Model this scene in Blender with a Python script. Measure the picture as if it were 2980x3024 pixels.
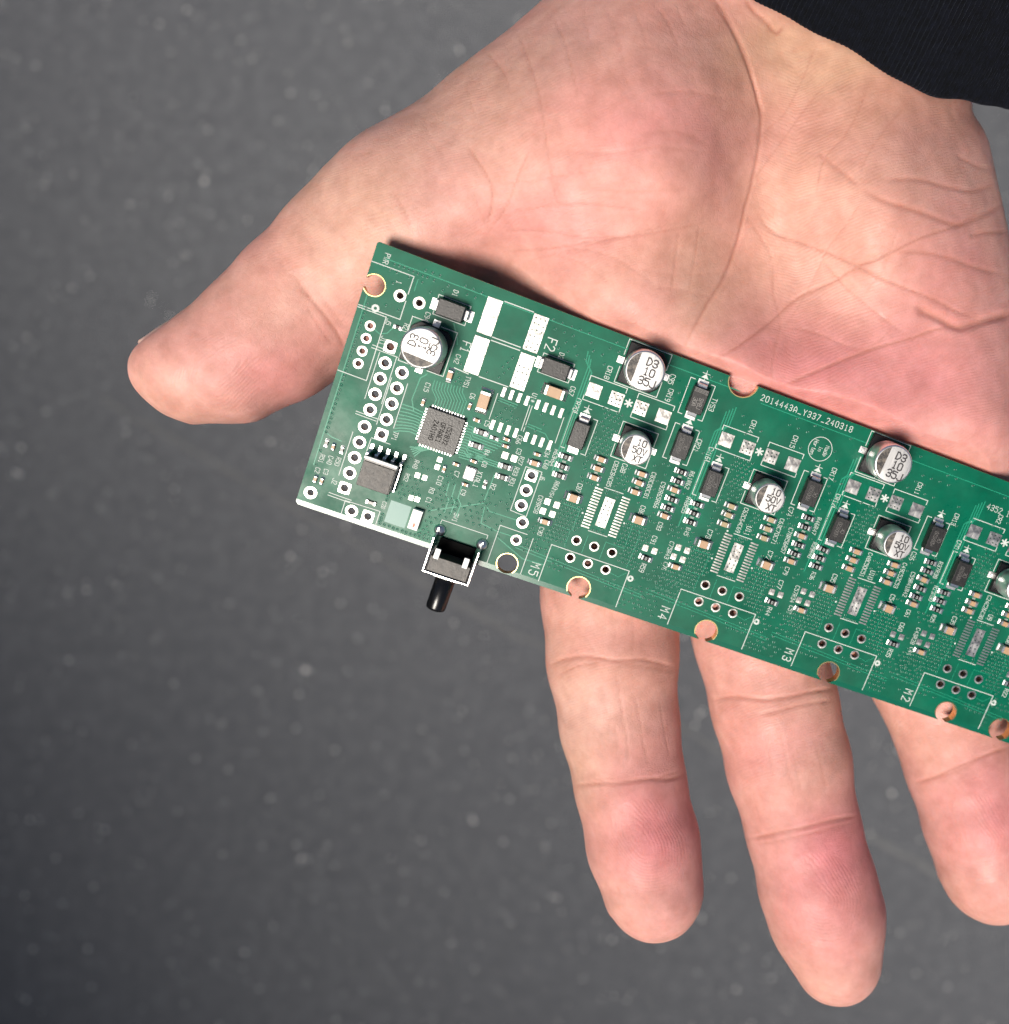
import bpy, bmesh, math, random
import numpy as np
from mathutils import Matrix, Vector
from mathutils.geometry import delaunay_2d_cdt

random.seed(7)
rng = np.random.default_rng(7)
for o in list(bpy.data.objects):
    bpy.data.objects.remove(o, do_unlink=True)
scene = bpy.context.scene
COL = scene.collection
MM = 0.001

# ------------------------------------------------------------------ camera, sky, sun, exposure
FPX, CXP, CYP = 2900.0, 2016.0, 1512.0          # focal length and principal point of the photograph (source pixels)
CAMZ = 150.0                                     # camera height above the hand's zero level, mm
cam_d = bpy.data.cameras.new('camera')
cam = bpy.data.objects.new('camera', cam_d)
COL.objects.link(cam)
cam.location = (0, 0, CAMZ * MM)
cam.rotation_euler = (0, 0, 0)
cam_d.sensor_fit = 'HORIZONTAL'
cam_d.sensor_width = 36.0
cam_d.lens = FPX / 2980.0 * 36.0
cam_d.shift_x = -(CXP - 1490.0) / 2980.0
cam_d.clip_start = 0.005
cam_d.clip_end = 200.0
cam_d.dof.use_dof = True
cam_d.dof.focus_distance = 0.157
cam_d.dof.aperture_fstop = cam_d.lens / 2.3
scene.camera = cam

SUN_AZ = (-0.49, -0.8717)                         # towards the sun, image left / image bottom
SUN_EL = math.radians(58.5)
world = bpy.data.worlds.new('World')
scene.world = world
world.use_nodes = True
wn = world.node_tree
wn.nodes.clear()
w_out = wn.nodes.new('ShaderNodeOutputWorld')
w_bg = wn.nodes.new('ShaderNodeBackground')
w_sky = wn.nodes.new('ShaderNodeTexSky')
w_sky.sky_type = 'NISHITA'
w_sky.sun_disc = False
w_sky.sun_elevation = SUN_EL
w_sky.sun_rotation = math.atan2(SUN_AZ[0], SUN_AZ[1])
w_sky.air_density = 1.0
w_sky.dust_density = 1.6
w_bg.inputs['Strength'].default_value = 0.05
wn.links.new(w_sky.outputs[0], w_bg.inputs['Color'])
wn.links.new(w_bg.outputs[0], w_out.inputs['Surface'])

sun_d = bpy.data.lights.new('sun', 'SUN')
sun_d.energy = 4.5
sun_d.angle = math.radians(24)
sun_d.color = (1.0, 0.925, 0.83)
sun = bpy.data.objects.new('sun', sun_d)
COL.objects.link(sun)
sdir = Vector((SUN_AZ[0] * math.cos(SUN_EL), SUN_AZ[1] * math.cos(SUN_EL), math.sin(SUN_EL)))
sun.rotation_euler = sdir.to_track_quat('Z', 'Y').to_euler()
sun.location = (-1, -2, 3)

scene.view_settings.view_transform = 'Standard'
scene.view_settings.look = 'None'
scene.view_settings.exposure = 0.31
scene.view_settings.gamma = 1.0
scene.view_settings.use_curve_mapping = False
scene.cycles.use_denoising = True
scene.cycles.max_bounces = 5
scene.cycles.diffuse_bounces = 2
scene.cycles.use_adaptive_sampling = True
scene.cycles.adaptive_threshold = 0.03
scene.cycles.adaptive_min_samples = 12
scene.cycles.sample_clamp_indirect = 6.0

def world_pt(px, py, d):
    """source pixel + distance below the camera (mm) -> world mm"""
    return np.array([(px - CXP) / FPX * d, -(py - CYP) / FPX * d, CAMZ - d])

# ------------------------------------------------------------------ materials
def mat(name, color=(.5, .5, .5), rough=.5, metal=0., spec=.5, coat=0., coat_rough=.1):
    m = bpy.data.materials.new(name)
    m.use_nodes = True
    b = m.node_tree.nodes['Principled BSDF']
    b.inputs['Base Color'].default_value = (*color, 1)
    b.inputs['Roughness'].default_value = rough
    b.inputs['Metallic'].default_value = metal
    b.inputs['Specular IOR Level'].default_value = spec
    b.inputs['Coat Weight'].default_value = coat
    b.inputs['Coat Roughness'].default_value = coat_rough
    return m

class NT:
    def __init__(self, m):
        self.t = m.node_tree
        self.b = self.t.nodes['Principled BSDF']
    def n(self, typ, **kw):
        nd = self.t.nodes.new(typ)
        for k, v in kw.items():
            if k.startswith('i_'):
                nd.inputs[k[2:].replace('_', ' ')].default_value = v
            else:
                setattr(nd, k, v)
        return nd
    def l(self, a, b):
        self.t.links.new(a, b)
    def coords(self):
        return self.n('ShaderNodeTexCoord').outputs['Object']
    def noise(self, scale, detail=3, rough=.5, vec=None):
        nd = self.n('ShaderNodeTexNoise')
        nd.inputs['Scale'].default_value = scale
        nd.inputs['Detail'].default_value = detail
        nd.inputs['Roughness'].default_value = rough
        self.l(vec if vec is not None else self.coords(), nd.inputs['Vector'])
        return nd.outputs['Fac']
    def ramp(self, fac, stops):
        nd = self.n('ShaderNodeValToRGB')
        el = nd.color_ramp.elements
        while len(el) < len(stops):
            el.new(.5)
        for e, (p, c) in zip(el, stops):
            e.position = p
            e.color = (*c, 1) if len(c) == 3 else c
        self.l(fac, nd.inputs['Fac'])
        return nd.outputs['Color']
    def mix(self, fac, a, b, blend='MIX'):
        nd = self.n('ShaderNodeMix', data_type='RGBA', blend_type=blend)
        for s, v in ((0, fac), (6, a), (7, b)):
            if hasattr(v, 'default_value') or hasattr(v, 'is_linked'):
                self.l(v, nd.inputs[s])
            else:
                nd.inputs[s].default_value = v if s == 0 else (*v, 1)
        return nd.outputs[2]
    def math(self, op, a, b=None, c=None):
        nd = self.n('ShaderNodeMath', operation=op)
        for i, v in enumerate((a, b, c)):
            if v is None:
                continue
            if isinstance(v, (int, float)):
                nd.inputs[i].default_value = v
            else:
                self.l(v, nd.inputs[i])
        return nd.outputs[0]
    def bump(self, height, strength, dist, normal=None):
        nd = self.n('ShaderNodeBump')
        nd.inputs['Strength'].default_value = strength
        nd.inputs['Distance'].default_value = dist
        self.l(height, nd.inputs['Height'])
        if normal is not None:
            self.l(normal, nd.inputs['Normal'])
        return nd.outputs['Normal']
    def attr(self, name):
        nd = self.n('ShaderNodeAttribute')
        nd.attribute_name = name
        return nd.outputs['Fac']
    def to(self, out, name):
        self.l(out, self.b.inputs[name])

MAT = {}
# solder mask: green lacquer with cloudy flux film and fine orange peel
m = MAT['mask'] = mat('solder_mask', (.0, .12, .07), .36, spec=.22)
t = NT(m)
n1 = t.noise(160, 4, .6)
t.to(t.ramp(n1, [(.3, (.0, .076, .042)), (.7, (.0, .122, .067))]), 'Base Color')
n2 = t.noise(90, 5, .7)
t.to(t.ramp(n2, [(.32, (.24, .24, .24)), (.7, (.52, .52, .52))]), 'Roughness')
t.to(t.bump(t.noise(900, 2), .08, .00004), 'Normal')
m = MAT['trace'] = mat('masked_copper', (.012, .215, .125), .34, spec=.3)
m = MAT['mask_keep'] = mat('bare_laminate_mask', (.02, .15, .12), .34)
m = MAT['via'] = mat('via_mask', (.0, .11, .062), .32, spec=.4)
m = MAT['via_hole_shade'] = mat('via_hole_shade', (.002, .03, .02), .5)  # dark disc colour painted for the shade inside holes that are not cut
MAT['mask_edge'] = mat('mask_edge', (.001, .095, .055), .22)
m = MAT['fr4'] = mat('fr4_edge', (.50, .38, .13), .45)
t = NT(m)
t.to(t.ramp(t.noise(1500, 3), [(.3, (.40, .28, .08)), (.7, (.62, .48, .20))]), 'Base Color')
# tinned pads
m = MAT['tin'] = mat('tinned_copper', (.80, .79, .76), .30, metal=1.)
t = NT(m)
n1 = t.noise(700, 4, .65)
t.to(t.ramp(n1, [(.25, (.22, .22, .22)), (.75, (.46, .46, .46))]), 'Roughness')
t.to(t.ramp(t.noise(420, 4, .7), [(.34, (.32, .305, .28)), (.60, (.70, .68, .64))]), 'Base Color')
t.to(t.bump(t.noise(700, 4), .8, .00010), 'Normal')
m = MAT['solder'] = mat('solder_fillet', (.80, .79, .77), .33, metal=1.)
t = NT(m)
t.to(t.bump(t.noise(1400, 3), .4, .00008), 'Normal')
m = MAT['gold'] = mat('gold_plate', (.86, .66, .30), .25, metal=1.)
m = MAT['silk'] = mat('silkscreen_ink', (.52, .56, .53), .55)
m = MAT['epoxy'] = mat('black_epoxy', (.020, .019, .019), .40, spec=.58)
t = NT(m)
n1 = t.noise(3200, 3, .6)
t.to(t.ramp(n1, [(.35, (.004, .0037, .0035)), (.65, (.013, .012, .0115))]), 'Base Color')
t.to(t.bump(n1, .5, .00006), 'Normal')
m = MAT['epoxy_rough'] = mat('glare_brown_epoxy', (.05, .042, .036), .48, spec=.6)  # connector cover's brown glare put into the base colour
t = NT(m)
n1 = t.noise(900, 5, .7)
t.to(t.ramp(n1, [(.35, (.010, .009, .008)), (.65, (.055, .046, .038))]), 'Base Color')
t.to(t.bump(n1, .7, .00012), 'Normal')
MAT['etched'] = mat('etched_mark', (.004, .004, .004), .95, spec=.05)
MAT['ink_grey'] = mat('laser_mark', (.11, .105, .10), .6)
MAT['ink_pale'] = mat('pale_laser_mark', (.22, .21, .20), .6)
MAT['plastic'] = mat('black_plastic', (.004, .004, .0045), .26)
MAT['void'] = mat('recess_shade_plastic', (.003, .003, .003), .9, spec=.08)  # plastic blackened to stand in for deep shade in the switch recess
MAT['resistor'] = mat('resistor_glass', (.006, .006, .0065), .25)
MAT['ceramic'] = mat('ceramic_beige', (.42, .265, .155), .42)
t = NT(MAT['ceramic'])
t.to(t.ramp(t.noise(300, 2), [(.35, (.37, .225, .125)), (.65, (.47, .31, .19))]), 'Base Color')
MAT['ceramic_olive'] = mat('ceramic_olive', (.33, .26, .15), .42)
MAT['white_ceramic'] = mat('white_ceramic', (.80, .79, .77), .35)
MAT['red_mark'] = mat('orange_mark', (.72, .16, .08), .5)
m = MAT['alu'] = mat('aluminium_can', (.90, .90, .91), .36, metal=1.)
m = MAT['alu_top'] = mat('brushed_aluminium', (.60, .59, .575), .42, metal=.8)
t = NT(m)
mp = t.n('ShaderNodeMapping')
mp.inputs['Scale'].default_value = (2600, 260, 260)
mp.inputs['Rotation'].default_value = (0, 0, .5)
t.l(t.coords(), mp.inputs['Vector'])
n1 = t.noise(1.0, 3, .6, mp.outputs[0])
t.to(t.ramp(n1, [(.3, (.38, .38, .38)), (.7, (.55, .55, .55))]), 'Roughness')
t.to(t.bump(n1, .25, .00006), 'Normal')
m = MAT['stripe'] = mat('polarity_stripe', (.055, .050, .048), .5)
t = NT(m)
t.to(t.ramp(t.noise(1600, 3, .7), [(.40, (.03, .028, .028)), (.70, (.20, .17, .14))]), 'Base Color')
MAT['ink_dark'] = mat('can_marking', (.035, .033, .035), .6)
MAT['steel'] = mat('nickel_steel', (.82, .81, .79), .22, metal=1.)
MAT['base_black'] = mat('capacitor_base', (.004, .004, .005), .36, spec=.3)

# ------------------------------------------------------------------ object helpers
def link(o, parent=None):
    COL.objects.link(o)
    if parent is not None:
        o.parent = parent
    return o

def mesh(name, verts, faces, mats, smooth=False, fmat=None):
    me = bpy.data.meshes.new(name)
    me.from_pydata([tuple(v) for v in verts], [], [tuple(f) for f in faces])
    for mm in (mats if isinstance(mats, (list, tuple)) else [mats]):
        me.materials.append(mm)
    if fmat is not None:
        me.polygons.foreach_set('material_index', np.asarray(fmat, np.int32))
    if smooth:
        me.polygons.foreach_set('use_smooth', np.ones(len(me.polygons), bool))
    me.update()
    return me

def obj(name, me, parent=None):
    return link(bpy.data.objects.new(name, me), parent)

def put(name, me, parent, x=0, y=0, z=0, rz=0.):
    o = obj(name, me, parent)
    o.location = (x * MM, y * MM, z * MM)
    o.rotation_euler = (0, 0, rz)
    return o

def bm_mesh(name, bm, m, smooth=False):
    me = bpy.data.meshes.new(name)
    bmesh.ops.scale(bm, vec=(MM, MM, MM), verts=bm.verts)
    bm.to_mesh(me)
    bm.free()
    me.materials.append(m)
    if smooth:
        me.polygons.foreach_set('use_smooth', np.ones(len(me.polygons), bool))
    return me

def box_bm(bm, cx, cy, cz, sx, sy, sz, bev=0., taper=1.):
    r = bmesh.ops.create_cube(bm, size=1.)
    vs = r['verts']
    for v in vs:
        k = taper if v.co.z > 0 else 1.
        v.co = Vector((cx + v.co.x * sx * (k if k == 1 else 1 - (1 - k)), cy + v.co.y * sy * k, cz + v.co.z * sz))
    if bev > 0:
        es = {e for v in vs for e in v.link_edges}
        bmesh.ops.bevel(bm, geom=list(es), offset=bev, segments=1, affect='EDGES', profile=.5)

def box(name, m, sx, sy, sz, bev=0., cx=0, cy=0, z0=0., taper=1.):
    bm = bmesh.new()
    box_bm(bm, cx, cy, z0 + sz / 2, sx, sy, sz, bev, taper)
    return bm_mesh(name, bm, m)

def lathe(name, m, prof, n=32, smooth=True, cap=True):
    vs, fs = [], []
    for r, z in prof:
        for i in range(n):
            a = 2 * math.pi * i / n
            vs.append((r * math.cos(a) * MM, r * math.sin(a) * MM, z * MM))
    for j in range(len(prof) - 1):
        for i in range(n):
            fs.append((j * n + i, j * n + (i + 1) % n, (j + 1) * n + (i + 1) % n, (j + 1) * n + i))
    if cap:
        fs.append(tuple(range((len(prof) - 1) * n, len(prof) * n)))
        fs.append(tuple(reversed(range(n))))
    return mesh(name, vs, fs, m, smooth)

# ------------------------------------------------------------------ stroke lettering (vector font, grid 4 x 6)
G = {
'0': ['10 30 41 45 36 16 05 01 10'], '1': ['15 26 20', '10 30'], '2': ['05 16 36 45 44 00 40'],
'3': ['05 16 36 45 44 33 13', '33 42 41 30 10 01'], '4': ['30 36 02 42'], '5': ['46 06 04 34 43 41 30 10 01'],
'6': ['36 16 03 01 10 30 41 42 33 13 02'], '7': ['06 46 10'], '8': ['13 04 05 16 36 45 44 33 13 02 01 10 30 41 42 33'],
'9': ['10 30 43 45 36 16 05 04 13 33 44'], 'A': ['00 04 26 44 40', '02 42'], 'B': ['00 06 36 45 44 33 03', '33 42 41 30 00'],
'C': ['45 36 16 05 01 10 30 41'], 'D': ['00 06 26 44 42 20 00'], 'E': ['46 06 00 40', '03 33'], 'F': ['46 06 00', '03 33'],
'H': ['00 06', '40 46', '03 43'], 'I': ['10 30', '20 26', '16 36'], 'J': ['46 41 30 10 01'], 'K': ['00 06', '46 02', '13 40'],
'L': ['06 00 40'], 'M': ['00 06 23 46 40'], 'N': ['00 06 40 46'], 'O': ['10 30 41 45 36 16 05 01 10'],
'P': ['00 06 36 45 44 33 03'], 'Q': ['10 30 41 45 36 16 05 01 10', '21 40'], 'R': ['00 06 36 45 44 33 03', '23 40'],
'S': ['45 36 16 05 04 13 33 42 41 30 10 01'], 'T': ['06 46', '26 20'], 'U': ['06 01 10 30 41 46'], 'V': ['06 20 46'],
'W': ['06 10 24 30 46'], 'X': ['00 46', '06 40'], 'Y': ['06 23 46', '23 20'], '_': ['00 40'], '*': ['03 43', '15 31', '35 11'],
'a': ['04 34 43 40', '42 12 01 10 30 41'], 'd': ['46 40', '41 30 10 01 03 14 34 43'], 'e': ['02 42 43 34 14 03 01 10 30'],
'i': ['20 24', '25 26'], 'n': ['00 04', '03 14 34 43 40'], 'o': ['10 30 41 43 34 14 03 01 10'], 'r': ['00 04', '02 14 34'],
't': ['26 21 30 40', '14 34'], ' ': []}

class Ink:
    """flat strokes, each poly-line one mitred ribbon on its own level"""
    k = 1.
    def __init__(self, z=.02, sy=-1.):
        self.v, self.f, self.z, self.i, self.sy = [], [], z, 0, sy
    def line(self, pts, w=.15):
        pts = [np.array(p, float) for p in pts]
        cl = [pts[0]]
        for p in pts[1:]:
            if np.linalg.norm(p - cl[-1]) > 1e-4:
                cl.append(p)
        pts = cl
        if len(pts) < 2:
            return
        closed = np.linalg.norm(pts[0] - pts[-1]) < 1e-4 and len(pts) > 3
        if closed:
            pts = pts[:-1]
        n = len(pts)
        w *= self.k
        base = len(self.v)
        z = self.z + (self.i % 7) * .0035
        self.i += 1
        for i, p in enumerate(pts):
            a = pts[i] - pts[i - 1] if (i > 0 or closed) else pts[1] - pts[0]
            b = pts[(i + 1) % n] - p if (i < n - 1 or closed) else a
            a = a / np.linalg.norm(a)
            b = b / np.linalg.norm(b)
            na, nb = np.array([-a[1], a[0]]), np.array([-b[1], b[0]])
            mv = na + nb
            L = np.linalg.norm(mv)
            mv = na if L < .3 else mv / L
            k = min(1. / max(.45, float(mv @ na)), 1.8) * w / 2
            e = np.zeros(2)
            if not closed and i == 0:
                e = -a * w * .4
            if not closed and i == n - 1:
                e = a * w * .4
            for s in (1, -1):
                q = p + e + s * mv * k
                self.v.append((q[0] * MM, self.sy * q[1] * MM, z * MM))
        for i in range(n if closed else n - 1):
            j = (i + 1) % n
            self.f.append((base + 2 * i, base + 2 * i + 1, base + 2 * j + 1, base + 2 * j))
    def text(self, s, c, h=.8, d=(0, 1), w=None, adv=.70, asp=.50):
        """c: centre; d: reading direction in (u, v), v pointing down"""
        d = np.array(d, float)
        d /= np.linalg.norm(d)
        up = np.array([d[1], -d[0]])
        w = w or h * .145
        tot = (len(s) - 1) * adv * h + asp * h
        o = np.array(c, float) - d * tot / 2 - up * h / 2
        for k, ch in enumerate(s):
            for pl in G.get(ch, []):
                pts = [o + d * (k * adv * h + int(a[0]) / 4 * asp * h) + up * (int(a[1]) / 6 * h) for a in pl.split()]
                self.line(pts, w)
    def fit(self, s, a, b, h=.72, **kw):
        a, b = np.array(a, float), np.array(b, float)
        L = np.linalg.norm(b - a)
        adv = L / max(1, len(s)) / h
        self.text(s, (a + b) / 2, h, b - a, adv=adv, asp=min(.5, adv * .74), **kw)
    def poly(self, pts):
        base = len(self.v)
        z = self.z + (self.i % 7) * .0035
        self.i += 1
        for p in pts:
            self.v.append((p[0] * MM, self.sy * p[1] * MM, z * MM))
        self.f.append(tuple(range(base, base + len(pts))))
    def disc(self, c, r, n=20):
        self.poly([(c[0] + r * math.cos(2 * math.pi * i / n), c[1] + r * math.sin(2 * math.pi * i / n)) for i in range(n)])
    def ring(self, c, r, w, n=40):
        self.line([(c[0] + r * math.cos(2 * math.pi * i / n), c[1] + r * math.sin(2 * math.pi * i / n)) for i in range(n)] + [(c[0] + r, c[1])], w)
    def mesh(self, name, m):
        me = mesh(name, self.v, self.f, m)
        bm = bmesh.new()
        bm.from_mesh(me)
        for f in bm.faces:
            if f.normal.z < 0:
                f.normal_flip()
        bm.to_mesh(me)
        bm.free()
        return me

# ------------------------------------------------------------------ ground and an unseen block added to shade it
GZ = -1.0
m = MAT['asphalt'] = mat('asphalt', (.1, .1, .1), .8)
t = NT(m)
big = t.noise(1.1, 3, .5)
fine = t.noise(60, 4, .7)
c1 = t.ramp(fine, [(.25, (.070, .074, .083)), (.52, (.093, .097, .107)), (.78, (.128, .134, .145))])
c2 = t.ramp(big, [(.3, (.88, .88, .90)), (.7, (1.08, 1.075, 1.06))])
t.to(t.mix(1., c1, c2, 'MULTIPLY'), 'Base Color')
t.to(t.bump(t.noise(140, 4, .7), .8, .004), 'Normal')
S = 60.
ground = obj('ground', mesh('ground', [(-S, -S, GZ), (S, -S, GZ), (S, S, GZ), (-S, S, GZ)], [(0, 1, 2, 3)], m))
ground['kind'] = 'structure'
ground['label'] = 'dark grey asphalt ground far below the hand'

# stone chips set in the asphalt, coloured pale as stand-ins for mica glints
ico = bmesh.new()
bmesh.ops.create_icosphere(ico, subdivisions=1, radius=1.)
iv = np.array([v.co[:] for v in ico.verts])
ifc = [[v.index for v in f.verts] for f in ico.faces]
ico.free()
vs, fs, fm = [], [], []
for i in range(5200):
    x, y = rng.uniform(-1.15, .75), rng.uniform(-.95, .95)
    r = .0008 + .0013 * rng.random() ** 2 + (.0010 if rng.random() < .012 else 0)
    q = iv * np.array([r * rng.uniform(.7, 1.3), r * rng.uniform(.7, 1.3), r * .7]) + rng.normal(0, r * .12, iv.shape)
    b = len(vs)
    vs.extend((q + (x, y, GZ + r * .25)).tolist())
    fs.extend([[b + k for k in f] for f in ifc])
    fm.extend([int(rng.random() < .45)] * len(ifc))
chips = obj('stone_glint_chips', mesh('stone_glint_chips', vs, fs, [mat('glint_pale_chip', (.62, .61, .59), .3), mat('grey_chip', (.36, .36, .36), .35)], fmat=fm))
chips['kind'] = 'stuff'
chips['label'] = 'stone chips scattered through the asphalt, coloured pale as stand-in glints'
chips['category'] = 'stone chips'

# faint pale seam running across the asphalt
sa, sb = world_pt(300, 1176, CAMZ - GZ * 1000) * MM, world_pt(3400, 2940, CAMZ - GZ * 1000) * MM
sdv = (sb - sa) / np.linalg.norm(sb - sa)
spn = np.array([-sdv[1], sdv[0], 0])
sv_, sf_ = [], []
for i in range(121):
    p = sa + (sb - sa) * i / 120 + spn * rng.normal(0, .0012)
    hw_ = .003 + rng.normal(0, .0008)
    sv_ += [(*(p + spn * hw_)[:2], GZ + .0006), (*(p - spn * hw_)[:2], GZ + .0006)]
    if i: sf_.append((2 * i - 2, 2 * i - 1, 2 * i + 1, 2 * i))
seam = obj('pavement_seam', mesh('pavement_seam', sv_, sf_, mat('seam_sand', (.118, .120, .124), .9)))
seam['kind'] = 'structure'
seam['label'] = 'faint pale seam running diagonally across the asphalt'

# block added out of view at the lower left to throw soft shade on the asphalt
NW = (-0.80, -0.60)                               # the block's outward direction from the frame
wc = Vector((*NW, 0)) * 2.02
wb = bmesh.new()
bmesh.ops.create_cube(wb, size=1.)
bmesh.ops.scale(wb, vec=(11., .3, 2.62), verts=wb.verts)
wme = bpy.data.meshes.new('added_shade_block')
wb.to_mesh(wme)
wb.free()
m = mat('shade_block_render', (.32, .31, .30), .85)
t = NT(m)
t.to(t.ramp(t.noise(6, 5), [(.3, (.26, .255, .25)), (.7, (.38, .37, .36))]), 'Base Color')
wme.materials.append(m)
added_shade_block = obj('added_shade_block', wme)
added_shade_block.location = (wc.x + NW[0] * .13, wc.y + NW[1] * .13, GZ + 1.31)
added_shade_block.rotation_euler = (0, 0, math.atan2(NW[1], NW[0]) + math.pi / 2)
added_shade_block['kind'] = 'structure'
added_shade_block['label'] = 'unseen grey block added to shade the asphalt'

# ------------------------------------------------------------------ board frame
BR = np.array([[0.93113, -0.35446, -0.08575], [0.33171, 0.92090, -0.20473], [0.15153, 0.16219, 0.97506]])
BT = np.array([-46.082, -40.938, 148.418])
F3 = np.diag([1., -1., -1.])
ex, ey, ez = F3 @ BR[:, 0], -(F3 @ BR[:, 1]), -(F3 @ BR[:, 2])
borg = F3 @ BT + np.array([0, 0, CAMZ])
BMAT = Matrix(((ex[0], ey[0], ez[0], borg[0] * MM), (ex[1], ey[1], ez[1], borg[1] * MM), (ex[2], ey[2], ez[2], borg[2] * MM), (0, 0, 0, 1)))
def board_px(u, v, w=0):
    q = BR @ np.array([u, v, -w]) + BT
    return CXP + FPX * q[0] / q[2], CYP + FPX * q[1] / q[2]
BL_U, BL_V, TH = 150.0, 43.0, 1.6

# ------------------------------------------------------------------ the hand: signed-distance body -> surface nets -> creases
# outline of the palm and wrist (source pixels), front-surface depths, finger stations (centre px, width px, axis depth mm)
PALM = [(1000, 560), (1063, 492), (1151, 378), (1252, 284), (1378, 176), (1492, 95), (1580, 19), (1650, -50), (1715, -130), (1790, -260), (1900, -520),
        (3220, -520), (3010, -60), (2930, 120), (2885, 240), (2868, 315), (2874, 340), (2899, 368), (2920, 410), (2930, 455), (2940, 504), (2957, 578), (2975, 660),
        (2995, 760), (3025, 860), (3045, 950), (3085, 1080), (3125, 1250), (3140, 1450), (3110, 1650), (2960, 1760), (2760, 1740), (2600, 1690), (2430, 1700),
        (2300, 1660), (2120, 1610), (1980, 1590), (1800, 1560), (1640, 1520), (1612, 1440), (1575, 1320), (1490, 1210), (1380, 1125), (1250, 1065), (1160, 1035),
        (1080, 1050), (1000, 1090), (940, 1000), (930, 800), (960, 640)]
DEPTH = [(1750, -300, 162), (2300, -300, 153), (2800, -300, 160), (1900, 0, 152), (2140, 20, 157), (2400, 80, 159.5), (2650, 230, 159), (2850, 300, 164),
         (1620, 100, 151), (1700, 200, 147), (1900, 330, 145), (1600, 450, 146.5), (1350, 350, 151), (1400, 600, 150.5), (1800, 650, 149.5), (2050, 550, 149), (2090, 250, 150),
         (1200, 560, 153), (1130, 690, 153.5), (2210, 200, 156.5), (2237, 330, 158), (2220, 560, 158.6), (2170, 760, 160), (2060, 1010, 155.3),
         (1450, 790, 160.5), (1560, 870, 158.6), (1300, 760, 156.5), (1700, 925, 155.2), (1850, 960, 153.6), (1960, 1000, 154.6), (1250, 900, 166), (1400, 1000, 172), (1600, 1150, 174), (1100, 900, 161),
         (2320, 820, 162), (2300, 1000, 159.8), (2180, 1080, 156.0), (2400, 500, 156), (2550, 400, 155.5), (2620, 620, 153.8), (2800, 550, 158.5), (2600, 820, 157), (2850, 800, 160),
         (2480, 950, 160.3), (2760, 930, 159.5), (2450, 1150, 157.3), (2620, 1150, 158.5), (2780, 1120, 160.5), (2950, 1080, 161.5), (2600, 1250, 158.8), (2800, 1270, 160.3), (2980, 1300, 161.5),
         (2300, 1350, 166), (1900, 1300, 170), (2600, 1500, 173), (1800, 1500, 171), (2200, 1650, 174), (2900, 1650, 180), (2500, 1750, 178), (3100, 1300, 170)]
FINGERS = {
 'index': [(1800, 1380, 420, 180), (1801, 1760, 400, 178), (1809, 1950, 380, 177), (1830, 2135, 345, 176.5), (1861, 2312, 322, 175.5), (1900, 2492, 328, 174.5), (1935, 2628, 292, 173.5), (1951, 2664, 188, 173)],
 'middle': [(2160, 1500, 420, 184), (2243, 1893, 376, 182.5), (2287, 2080, 371, 181.5), (2329, 2254, 364, 181), (2372, 2448, 333, 180), (2413, 2612, 343, 179), (2444, 2713, 338, 178.5), (2472, 2826, 268, 178), (2478, 2846, 178, 178)],
 'ring': [(2520, 1620, 410, 189), (2763, 2014, 362, 187.5), (2842, 2257, 335, 186.5), (2897, 2421, 335, 185.5), (2930, 2563, 308, 184.5), (2944, 2624, 190, 184)],
 'little': [(2860, 1600, 370, 190), (3150, 1960, 320, 191), (3230, 2160, 300, 190), (3290, 2330, 280, 189), (3310, 2410, 190, 188)],
 'thumb': [(480, 1092, 182, 162), (566, 1098, 296, 163), (680, 1066, 366, 164.5), (800, 990, 404, 166), (905, 895, 420, 167), (1035, 785, 448, 167), (1190, 640, 470, 165.5)],
}
NETS_H = .72
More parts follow.
